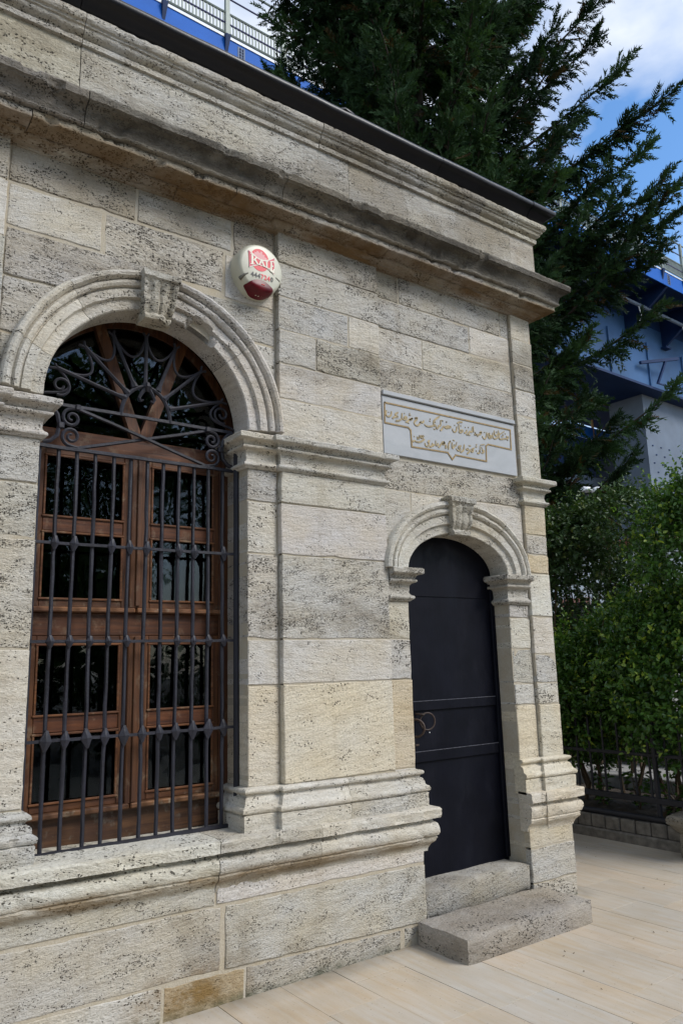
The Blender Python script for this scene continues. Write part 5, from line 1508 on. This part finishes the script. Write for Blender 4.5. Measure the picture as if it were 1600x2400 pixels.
def shrub(name, ells, n, lsize, mat, label, group=None, seed=1, dens_noise=2.2, base=None, droop=0.0, yellow=.12, face=None, shoots=26):
    """leaves in clumps through the outer shell of a union of ellipsoids; stems from the base"""
    rg = np.random.default_rng(seed)
    root = empty(name, base if base else (ells[0][0], ells[0][1], .2), label, "bush", group)
    vol = np.array([e[3] * e[4] * e[5] for e in ells]) ** (2 / 3); vol /= vol.sum()
    nt = n // 7
    pick = rg.choice(len(ells), nt, p=vol)
    E = np.array(ells)[pick]
    D = unit(rg.normal(size=(nt, 3)))
    if face is not None:    # more sprays on the sides one can see
        fl = (D @ np.array(face)) < -.25
        D[fl & (rg.random(nt) < .7)] *= -1
    rad = 1 - np.abs(rg.normal(0, .17, nt)); rad = np.clip(rad, .35, 1.1)
    lump = np.array([mn.noise(Vector((d[0] * 2.3 + e[0], d[1] * 2.3 + e[1], d[2] * 2.3 + e[2]))) for d, e in zip(D, E)])
    lump2 = np.array([mn.noise(Vector((d[0] * 6 + e[0], d[1] * 6 + e[1], d[2] * 6 + e[2]))) for d, e in zip(D, E)])
    rad = rad * (1 + .30 * lump + .16 * lump2)
    T = E[:, :3] + D * E[:, 3:6] * rad[:, None]
    keep = T[:, 2] > .25
    T, D, rad = T[keep], D[keep], rad[keep]
    # each spray carries about seven leaves on a short twig
    nt = len(T)
    dirs = unit(D * .8 + rg.normal(size=(nt, 3)) * .55 + np.array([0, 0, .45 - droop]))
    k = 7
    tt = np.tile(np.linspace(0, 1, k), nt)
    B = np.repeat(T, k, 0) + np.repeat(dirs, k, 0) * (tt * rg.uniform(.10, .20, nt).repeat(k))[:, None]
    side = unit(rg.normal(size=(nt * k, 3)))
    Ud = unit(np.repeat(dirs, k, 0) * .55 + side * .8 + np.array([0, 0, .05]))
    Nn_ = unit(rg.normal(size=(nt * k, 3)) * .7 + np.array([0, 0, 1.0]) + np.repeat(D, k, 0) * .5)
    Ls = lsize * rg.uniform(.65, 1.25, nt * k); Ws = Ls * rg.uniform(.55, .75, nt * k)
    tn = rg.uniform(0, .68, nt).repeat(k) * .8 + rg.uniform(0, .16, nt * k)
    young = (rg.random(nt) < yellow).repeat(k) & (tt > .35)
    tn[young] = rg.uniform(.74, 1.0, young.sum())
    V, F, tn6 = leaf_quads(B, Nn_, Ud, Ls, Ws, tn)
    foliage_mesh("foliage", V, F, tn6, mat, root)
    # loose shoots standing out of the top
    sb_, sd_, sl_, stn = [], [], [], []
    for e in ells:
        for j in range(shoots):
            a = rg.uniform(0, 6.28); q = rg.uniform(.1, .9)
            p = np.array([e[0] + math.cos(a) * q * e[3], e[1] + math.sin(a) * q * e[4], e[2] + e[5] * math.sqrt(1 - q * q) * .9])
            d = np.array([math.cos(a) * .5, math.sin(a) * .5, 1.0]) + rg.normal(0, .35, 3); d /= np.linalg.norm(d)
            ln = rg.uniform(.18, .42)
            for u in np.linspace(.15, 1, 11):
                sb_.append(p + d * ln * u); sd_.append(rg.normal(size=3) * .8 + d * .5); sl_.append(lsize * rg.uniform(.6, 1.0)); stn.append(rg.uniform(.35, .95))
    if sb_:
        sb_, sd_ = np.array(sb_), np.array(sd_); sl_ = np.array(sl_)
        V2, F2, t2 = leaf_quads(sb_, rg.normal(size=sb_.shape) * .5 + np.array([0, 0, 1.]), sd_, sl_, sl_ * .6, np.array(stn))
        foliage_mesh("shoots", V2, F2, t2, mat, root)
    st = MB()
    for e in ells:
        for j in range(3):
            p0 = Vector((e[0] + rg.uniform(-.25, .25), e[1] + rg.uniform(-.3, .3), .18))
            p3 = Vector((e[0] + rg.uniform(-.6, .6) * e[3], e[1] + rg.uniform(-.6, .6) * e[4], e[2] + rg.uniform(-.2, .7) * e[5]))
            pts = [p0.lerp(p3, t) + Vector((mn.noise(p0 * 3 + Vector((t * 3, 0, 0))), mn.noise(p0 * 3 + Vector((0, t * 3, 7))), 0)) * .12 for t in np.linspace(0, 1, 7)]
            st.tube(pts, list(np.linspace(.022, .007, 7)), 6)
    for j in range(min(160, nt)):
        i = rg.integers(nt)
        a = Vector(T[i]); d = Vector(dirs[i])
        st.tube([a - d * .25, a + d * .05, a + d * .17], [.0045, .003, .0015], 3, cap=False)
    st.build("stems", M['twig'], root)
    return root

FACE = (-.75, -.62, .25)
shrub("leafy_bush", [(7.15, .60, 1.45, .90, .70, .80), (7.15, .12, 2.45, .75, .58, .85), (6.75, .25, 1.25, .6, .55, .60), (7.15, -.25, 2.9, .6, .6, .50), (7.1, -.5, 1.6, .7, .6, 1.1)], 50000, .050, 'hedge',
      "tall bright green bush with glossy leaves behind the fence, nearest the right edge", "bushes behind the fence", 11, face=FACE, yellow=.2)
shrub("leafy_bush", [(6.85, 1.75, 1.20, .65, .70, .60), (6.9, 1.30, 1.15, .6, .5, .55), (7.2, 1.15, 1.55, .55, .45, .45)], 27000, .046, 'hedge',
      "round bright green bush behind the fence, standing beside the corner of the building", "bushes behind the fence", 12, face=FACE, yellow=.13)
shrub("leafy_bush", [(8.25, 2.35, 2.45, .70, .95, .90), (8.1, 1.55, 3.0, .65, .8, .55), (8.7, 3.0, 2.6, .7, .8, 1.0), (7.6, 2.3, 2.9, .5, .6, .5)], 26000, .052, 'darkleaf',
      "darker bush with hanging leaves between the conifer and the bright hedge", "bushes behind the fence", 13, face=FACE, yellow=.10, base=(8.45, 2.35, .3))
shrub("leafy_bush", [(9.2, 4.0, 1.0, .5, 1.2, .6), (8.2, 3.2, .9, .35, .7, .5)], 6000, .055, 'darkleaf',
      "low dark bush at the foot of the retaining wall", "bushes behind the fence", 14, face=FACE, yellow=.05)
# young plants in the bed under the hedge
for i, (px, py, h) in enumerate([(6.62, 1.15, .42), (6.72, .82, .34), (6.6, .40, .30)]):
    rg = np.random.default_rng(60 + i)
    r = empty("seedling", (px, py, .2), ("small leafy sapling close to the building corner inside the fence", "small leafy sapling in the middle of the bed inside the fence", "small leafy sapling in the bed nearest the stone capital")[i], "plant", "saplings in the bed")
    n = 70
    z = rg.uniform(.1, 1, n); a = rg.uniform(0, 6.28, n)
    B = np.stack([px + np.cos(a) * .09 * z, py + np.sin(a) * .09 * z, .2 + h * z], 1)
    Ud = np.stack([np.cos(a), np.sin(a), rg.uniform(-.3, .5, n)], 1)
    V, F, t6 = leaf_quads(B, np.tile([0., 0., 1.], (n, 1)) + rg.normal(size=(n, 3)) * .3, Ud, rg.uniform(.05, .09, n), rg.uniform(.03, .05, n), rg.uniform(.1, .8, n))
    foliage_mesh("foliage", V, F, t6, 'hedge', r)
    s = MB()
    for j in range(4): s.tube([(px, py, .15), (px + random.uniform(-.04, .04), py + random.uniform(-.04, .04), .2 + h * .5), (px + random.uniform(-.1, .1), py + random.uniform(-.1, .1), .2 + h)], [.006, .004, .002], 4)
    s.build("stem", M['twig'], r)

# ------------------------------------------------------------------ big cypress
TX, TY = 7.45, 4.15
cyp = empty("cypress_tree", (TX, TY, .2), "huge dark cypress with drooping sprays rising behind the corner of the building", "tree")
rg = np.random.default_rng(5)
tr = MB(); tr.tube([(TX, TY, .1), (TX + .05, TY, 2), (TX - .05, TY + .05, 6), (TX, TY, 10), (TX + .05, TY, 15.5)], [.34, .27, .22, .15, .03], 12)
tr.build("trunk", M['bark'], cyp, 60)
def crown_r(z):
    return float(np.interp(z, [1.2, 2.5, 4, 6, 8, 10, 12, 14, 16.5], [1.4, 2.0, 2.25, 2.35, 2.35, 2.4, 2.35, 2.0, .5]))
branches = []
def add_branch(p0, p1, lift, sag, r0, wid):
    p0, p1 = np.array(p0), np.array(p1)
    ts = np.linspace(0, 1, 12)[:, None]
    P = p0 + (p1 - p0) * ts
    P[:, 2] += (-sag * np.sin(ts[:, 0] * math.pi) + lift * ts[:, 0] ** 3)
    P += np.stack([vnoise(P, .9, 3.0), vnoise(P, .9, 9.0), vnoise(P, .9, 17.0)], 1) * .14 * ts
    branches.append((P, r0, wid))
for k in range(285):
    z = rg.uniform(1.6, 15.2); a = rg.uniform(0, 2 * math.pi)
    R = crown_r(z) * rg.uniform(.62, 1.06)
    tip = np.array([TX + math.cos(a) * R, TY + math.sin(a) * R, z + rg.uniform(.1, .9)])
    if z < 6.6 and tip[0] < 6.4 and tip[1] > -.1:          # keep clear of the building
        tip[0] = 6.4 + rg.uniform(0, .3)
    add_branch((TX, TY, z - rg.uniform(.2, .9)), tip, rg.uniform(.0, .35), rg.uniform(.05, .35), .035, rg.uniform(.30, .5))
# the long limbs whose tips stand against the sky on the right, and the ones reaching over the path
for tip, wid in [((9.01, 1.66, 10.88), .34), ((8.95, 1.75, 10.35), .3), ((9.11, 1.49, 9.74), .36), ((9.37, .99, 9.07), .38), ((9.15, 1.3, 8.85), .34), ((9.21, 1.31, 8.32), .36), ((9.35, 1.02, 7.55), .42), ((9.3, 1.1, 7.1), .42), ((9.25, 1.2, 6.75), .40),
                 ((7.69, 2.01, 7.04), 0.4), ((8.22, 1.95, 6.81), 0.42), ((8.14, 1.73, 7.05), 0.42), ((7.74, 2.11, 5.75), 0.4), ((7.75, 2.26, 4.98), 0.42), ((8.18, 2.01, 4.69), 0.4), ((8.54, 1.84, 4.41), 0.36), ((7.74, 2.27, 4.05), 0.4), ((8.14, 2.07, 3.89), 0.38), ((8.58, 1.4, 7.41), 0.42), ((8.89, 1.26, 7.06), 0.4), ((8.93, 0.98, 7.5), 0.4), ((8.32, 1.45, 7.72), 0.42), ((8.62, 1.52, 6.6), 0.36), ((7.7, 1.83, 6.11), 0.42), ((7.5, 2.25, 4.35), 0.4), ((7.82, 1.83, 7.63), 0.42), ((8.08, 1.81, 8.43), 0.42), ((8.09, 2.14, 9.68), 0.42), ((8.22, 1.96, 10.25), 0.4), ((8.71, 1.76, 3.95), 0.3),
                 ((9.17, 1.37, 5.95), .28), ((9.19, 1.34, 4.79), .28), ((8.71, 2.12, 3.56), .26), ((8.2, 2.3, 4.0), .3), ((7.6, 2.6, 4.4), .35), ((7.5, 2.7, 5.4), .4), ((7.5, 2.6, 6.4), .4), ((8.5, 2.2, 6.8), .4), ((8.9, 1.8, 7.4), .4),
                 ((5.45, 5.25, 11.5), .4), ((5.55, 5.2, 10.5), .42), ((5.75, 5.0, 9.7), .42), ((5.3, 5.3, 12.3), .4), ((6.0, 4.6, 8.8), .42), ((6.6, 4.0, 8.0), .45), ((5.9, 4.8, 11.8), .45)]:
    z0 = tip[2] - rg.uniform(.5, 1.1)
    add_branch((TX, TY, z0), tip, .30, .30, .04, wid * .9)
fr_o, fr_d, fr_s, fr_t = [], [], [], []
bm_ = MB()
for (P, r0, wid) in branches:
    bm_.tube([tuple(p) for p in P[::2]] + [tuple(P[-1])], list(np.linspace(r0, .006, 7)), 5, cap=False)
    L = np.linalg.norm(np.diff(P, axis=0), axis=1).sum()
    n = int((45 + L * 52) * (0.85 if r0 > .036 else 1.0))
    t = rg.beta(1.6, 1.0, n) * .97 + .03
    idx = np.clip((t * 11).astype(int), 0, 10); f = (t * 11 - idx)[:, None]
    Q = P[idx] * (1 - f) + P[idx + 1] * f
    tg = unit(P[idx + 1] - P[idx])
    sd = np.cross(tg, np.array([0, 0, 1.0])); sd = unit(sd)
    s = rg.choice([-1, 1], n) * rg.uniform(.1, 1, n)
    w = wid * (1 - .72 * t) + .04
    o = Q + sd * (s * w * rg.uniform(.15, 1, n))[:, None] + np.array([0, 0, 1.0]) * (rg.uniform(-.5, .25, n) * w)[:, None]
    d = unit(tg * rg.uniform(.5, 1.1, n)[:, None] + sd * (s * .75)[:, None] + np.stack([rg.normal(0, .2, n), rg.normal(0, .2, n), np.where(t > .86, rg.normal(.0, .35, n), rg.normal(-.62, .45, n))], 1))
    tone_b = np.clip(rg.normal(.30, .20), 0, .7)
    fr_o.append(o); fr_d.append(d); fr_s.append(rg.uniform(.18, .40, n) * (1 - .30 * t)); 
    tt_ = np.clip(tone_b + rg.normal(0, .12, n), 0, .7)
    brown = rg.random(n) < .035; tt_[brown] = .95
    fr_t.append(tt_)
O = np.concatenate(fr_o); Dv = np.concatenate(fr_d); Sz = np.concatenate(fr_s); Tn = np.concatenate(fr_t)
ok = ~((O[:, 0] < 5.1) & (O[:, 2] < 6.2))
O, Dv, Sz, Tn = O[ok], Dv[ok], Sz[ok], Tn[ok]
# one frond: a stem with alternating narrow scale-leaf sprays, each one triangle
def fronds(O, Dv, Sz, Tn, pairs=7):
    n = len(O)
    rx = rg.normal(size=(n, 3)); S = unit(np.cross(Dv, rx)); Nn_ = np.cross(S, Dv)
    Vs, Ts = [], []
    for k in range(pairs * 2 + 1):
        t = (k // 2 + .3) / pairs if k < pairs * 2 else .72
        sgn = (1 if k % 2 else -1) if k < pairs * 2 else 0
        base = O + Dv * (Sz * t)[:, None] + np.array([0, 0, -1.0]) * (Sz * .22 * t * t)[:, None]
        ln = Sz * (.40 * (1 - .55 * t)) * rg.uniform(.75, 1.2, n) if sgn else Sz * .42
        dd = unit(Dv * .85 + S * (.72 * sgn) + Nn_ * rg.normal(0, .28, n)[:, None] + np.array([0, 0, -.12]))
        wv = unit(np.cross(dd, rg.normal(size=(n, 3)) * .5 + Nn_)) * (Sz * .060)[:, None]
        Vs.append(np.stack([base - wv, base + wv, base + dd * ln[:, None]], 1))
        Ts.append(np.stack([Tn, Tn, Tn + .10], 1))
    V = np.stack(Vs, 1).reshape(-1, 3); T = np.stack(Ts, 1).reshape(-1)
    F = np.arange(len(V)).reshape(-1, 3)
    return V, F, T
V, F, T = fronds(O, Dv, Sz, Tn)
T = np.where(T > .9, T, np.minimum(T, .71))
foliage_mesh("crown", V, F, T, 'conifer', cyp)
bm_.build("limbs", M['bark'], cyp)
print("fronds", len(O), "tris", len(F))

# ------------------------------------------------------------------ broadleaf trees across the courtyard (behind the camera, mirrored in the panes)
def broadleaf(x, y, h, r, n, seed, label, zl=.35):
    rg = np.random.default_rng(seed)
    root = empty("plane_tree", (x, y, 0), label, "tree", "trees across the courtyard")
    t = MB(); t.tube([(x, y, -.1), (x + .1, y, h * .3), (x, y + .1, h * .62)], [.24, .19, .10], 10)
    C0 = []
    for k in range(26):
        a = rg.uniform(0, 6.28); rr = r * rg.uniform(.3, 1) ; zz = h * rg.uniform(zl, 1)
        rr *= math.sin(min(1, max(.2, (zz / h - zl + .12) / (1.1 - zl))) * math.pi) ** .6
        c = np.array([x + math.cos(a) * rr, y + math.sin(a) * rr, zz]); C0.append(c)
        t.tube([(x, y, h * rg.uniform(.22, .5)), tuple((c + np.array([x, y, h * .4])) / 2 + np.array([0, 0, .2])), tuple(c)], [.07, .04, .012], 5, cap=False)
    t.build("trunk", M['bark'], root)
    C0 = np.array(C0)
    i = rg.integers(len(C0), size=n)
    B = C0[i] + unit(rg.normal(size=(n, 3))) * (rg.uniform(.2, 1, n) ** .5 * r * .36)[:, None]
    V, F, t6 = leaf_quads(B, rg.normal(size=(n, 3)) * .6 + np.array([0, 0, 1.]), rg.normal(size=(n, 3)) + np.array([0, 0, -.3]), rg.uniform(.12, .2, n), rg.uniform(.1, .16, n), rg.uniform(0, .8, n))
    foliage_mesh("crown", V, F, t6, 'plane', root)
broadleaf(.3, -12.5, 9.5, 4.2, 11000, 21, "spreading broadleaf tree straight across the courtyard from the window", .22)
broadleaf(6.2, -13.5, 9.0, 4.0, 11000, 22, "broadleaf tree across the courtyard opposite the door", .2)
broadleaf(3.4, -11.5, 8.0, 3.2, 9000, 24, "broadleaf tree across the courtyard between its two larger neighbours", .15)
broadleaf(-6.0, -12.0, 9.0, 4.0, 10000, 23, "broadleaf tree across the courtyard further left", .2)
gh = shrub("clipped_hedge", [(-4, -10.5, 1.1, 2.4, .7, 1.3), (0, -10.5, 1.1, 2.4, .7, 1.3), (4, -10.6, 1.1, 2.4, .7, 1.3), (8, -10.6, 1.1, 2.4, .7, 1.3)], 9000, .16, 'darkleaf', "long dark hedge closing the far side of the courtyard", None, 31, shoots=0)

# ------------------------------------------------------------------ blue metro viaduct
VA = math.atan(.0325)
via = empty("metro_viaduct", (8.09, 15.9, 0), "blue steel metro viaduct with railings passing high behind the building", "bridge")
ca, sa = math.cos(VA), math.sin(VA)
def vloc(s, t, z): return (8.09 + s * ca - t * sa, 15.9 + s * sa + t * ca, z)
def vbox(mb, s0, s1, t0, t1, z0, z1):
    vs = [vloc(s, t, z) for s in (s0, s1) for t in (t0, t1) for z in (z0, z1)]
    return mb.add(vs, [(0, 1, 3, 2), (4, 6, 7, 5), (0, 4, 5, 1), (2, 3, 7, 6), (0, 2, 6, 4), (1, 5, 7, 3)])
S0, S1 = -14.0, 46.0
PO = 2.2325                                # post spacing
posts = [ -.05 + PO * k for k in range(-6, 20)]
for a, b in zip(posts, posts[1:]):
    vbox(MB(), a + .005, b - .005, 0.0, .05, 21.30, 22.08).build("fascia_panel", M['bridge_blue'], via)
vbox(MB(), S0, S1, .05, 9.5, 21.62, 21.95).build("deck", M['bridge_dark'], via)
vbox(MB(), S0, S1, -.03, .12, 22.083, 22.135).build("edge_strip", M['white'], via)
for s in posts:
    p = MB(); vbox(p, s - .075, s + .075, -.10, .02, 22.14, 24.35)
    p.build("railing_post", M['rail_grey'], via)
    k = MB()
    k.add([vloc(s - .09, -.002, 22.14), vloc(s - .09, -.16, 22.14), vloc(s - .05, -.002, 21.55), vloc(s + .09, -.002, 22.14), vloc(s + .09, -.16, 22.14), vloc(s + .05, -.002, 21.55)], [(0, 1, 2), (5, 4, 3), (0, 3, 4, 1), (1, 4, 5, 2), (2, 5, 3, 0)])
    k.build("post_bracket", M['bridge_dark'], via)
for z, r, mt in ((22.24, .045, 'rail_grey'), (23.02, .045, 'rail_grey'), (22.62, .035, 'cable_blue'), (23.62, .03, 'cable_blue'), (24.30, .04, 'rail_grey')):
    MB().tube([vloc(S0, -.04, z), vloc(S1, -.04, z)], r, 6).build("railing_rail", M[mt], via)
rb = MB()
s = S0
while s < S1:
    vbox(rb, s - .022, s + .022, -.05, -.01, 22.24, 23.02); s += .1245
o = rb.build("railing_bars", M['rail_grey'], via); o["kind"] = "stuff"
for s in (2.75, 16.2, 29.6):
    g = MB(); vbox(g, s - .14, s + .14, -.012, -.001, 21.42, 22.0)
    gp = g.build("splice_plate", mat_simple('faded_blue_plate', (.10, .14, .22), .7) if 'splice' not in M else M['splice'], via); M['splice'] = gp.data.materials[0]
    bl = MB()
    for i in range(2):
        for j in range(5): vbox(bl, s - .07 + .10 * i, s - .02 + .10 * i, -.035, -.0125, 21.46 + .11 * j, 21.52 + .11 * j)
    o = bl.build("bolts", M['bridge_dark'], gp); o["kind"] = "stuff"
# brackets under the deck, box girder, flange, conduit
W0 = 2.75
wb = MB(); vbox(wb, S0, S1, W0, 8.6, 16.72, 20.6); wb.build("box_girder", M['bridge_web'], via)
vbox(MB(), S0, S1, W0 - .22, 8.9, 16.58, 16.717).build("bottom_flange", M['bridge_dark'], via)
vbox(MB(), S0, S1, W0, 8.6, 20.602, 21.618).build("upper_web", M['bridge_dark'], via)
for k in range(-3, 12):
    s = 2.2 + 3.9 * k
    b = MB()
    vs = []
    for ds in (-.09, .09):
        for (t, z) in ((.06, 21.61), (W0 - .002, 21.61), (W0 - .002, 19.6), (W0 - .35, 19.75), (.06, 21.32)): vs.append(vloc(s + ds, t, z))
    b.add(vs, [(0, 1, 2, 3, 4), (9, 8, 7, 6, 5)] + [(i, 5 + i, 5 + (i + 1) % 5, (i + 1) % 5) for i in range(5)])
    vbox(b, s - .28, s + .28, W0 - .36, W0 - .003, 19.50, 19.62)
    b.build("cantilever_bracket", M['bridge_dark'], via)
    st_ = MB(); vbox(st_, s + 1.9, s + 1.98, W0 - .10, W0 - .002, 16.72, 19.5); st_.build("web_stiffener", M['bridge_web'], via)
MB().tube([vloc(S0, 1.35, 20.55), vloc(S1, 1.35, 20.5)], .10, 8).build("conduit", M['pier'], via)
for k in range(-2, 10):
    s = 1.0 + 4.6 * k
    MB().tube([vloc(s, 1.35, 20.5), vloc(s + .1, 1.3, 19.9), vloc(s - .25, 1.25, 19.4)], .025, 5).build("loose_cable", M['white'], via)
# pier
pr = MB(); vbox(pr, 31.6, 36.5, 3.4, 5.6, -.06, 16.577); pr.build("pier", M['pier'], via)
bp = MB()
for i in range(7):
    for j in range(3): vbox(bp, 32.1 + .9 * j + .3 * (i % 2), 32.22 + .9 * j + .3 * (i % 2), 3.36, 3.398, 10.4 + .52 * i, 10.46 + .52 * i)
o = bp.build("form_tie_marks", M['bridge_dark'], via); o["kind"] = "stuff"
sb = MB(); 
sb.tube([vloc(30.2, W0 - .25, 17.9), vloc(33.2, W0 - .9, 18.6)], .12, 4); sb.tube([vloc(32.2, W0 - .7, 18.35), vloc(31.6, W0 - .4, 16.9)], .09, 4); sb.tube([vloc(31.5, W0 - .4, 16.9), vloc(34, W0 - .6, 16.9)], .05, 4)
sb.build("walkway_strut", M['bridge_dark'], via)
# lower platform beyond, seen under the girder
low = empty("station_platform", (42, 25, 0), "dark blue station platform with a boarded parapet under the viaduct", "bridge")
MB().box(34, 52, 24.5, 33, 12.6, 15.0).build("platform_body", M['bridge_dark'], low)
for k in range(7):
    MB().box(38.6 + 1.9 * k + .05, 40.5 + 1.9 * k - .05, 24.42, 24.5, 15.003, 15.75).build("parapet_board", M['bridge_blue'], low)
    MB().box(38.5 + 1.9 * k, 38.6 + 1.9 * k, 24.40, 24.52, 15.003, 16.3).build("parapet_post", mat_simple('ochre_post', (.33, .18, .06), .7) if 'ochre' not in M else M['ochre'], low)
MB().box(33, 50, 24.2, 25.2, 11.9, 12.45).build("pale_beam", M['pier'], low)
MB().box(34, 52, 26.5, 33, 0, 11.897).build("platform_base", M['bridge_dark'], low)
# two white-shaded lamps, and a pale house glimpsed through the hedge
for i, (lx, ly, lz) in enumerate([(17.86, 9.11, 6.15), (18.03, 8.87, 6.1)]):
    lp = empty("street_lamp", (lx, ly, 0), ("white domed street lamp above the hedge, the one beside the conifer", "white domed street lamp above the hedge, right of its twin")[i], "lamp", "domed street lamps")
    MB().tube([(lx, ly, -.05), (lx, ly, lz - .1)], .05, 8).build("post", M['fence_iron'], lp)
    K = 20; vs = []; pf = [(.0, .15), (.11, .11), (.15, .05), (.16, .0), (.14, -.02), (0.0, -.01)]
    for r, z in pf:
        for k in range(K): vs.append((lx + r * math.cos(6.2832 * k / K), ly + r * math.sin(6.2832 * k / K), lz + z))
    MB().add(vs, [(i_ * K + k, i_ * K + (k + 1) % K, (i_ + 1) * K + (k + 1) % K, (i_ + 1) * K + k) for i_ in range(len(pf) - 1) for k in range(K)]).build("shade", M['white'], lp, 60)
hs = empty("pale_house", (24, 10.5, 0), "pale house with a framed window glimpsed through the hedge", "house")
MB().box(23.2, 29, 5, 16, -.05, 5.2).build("wall", M['white'], hs)
MB().box(22.9, 29.3, 4.7, 16.3, 5.203, 5.5).build("roof", mat_simple('clay_roof', (.28, .11, .06), .9), hs)
for k in range(3):
    w = MB().box(23.14, 23.198, 9.0 + 2.1 * k, 10.2 + 2.1 * k, 2.2, 3.7).build("window", mat_simple('salmon_frame', (.45, .2, .13), .7) if 'salmon' not in M else M['salmon'], hs); M['salmon'] = w.data.materials[0]
    MB().box(23.12, 23.138, 9.15 + 2.1 * k, 10.05 + 2.1 * k, 2.35, 3.55).build("pane", M['curtain'], w)
print("objects", len(bpy.data.objects), "tris", sum(len(o.data.loops) - 2 * len(o.data.polygons) for o in bpy.data.objects if o.type == 'MESH'))
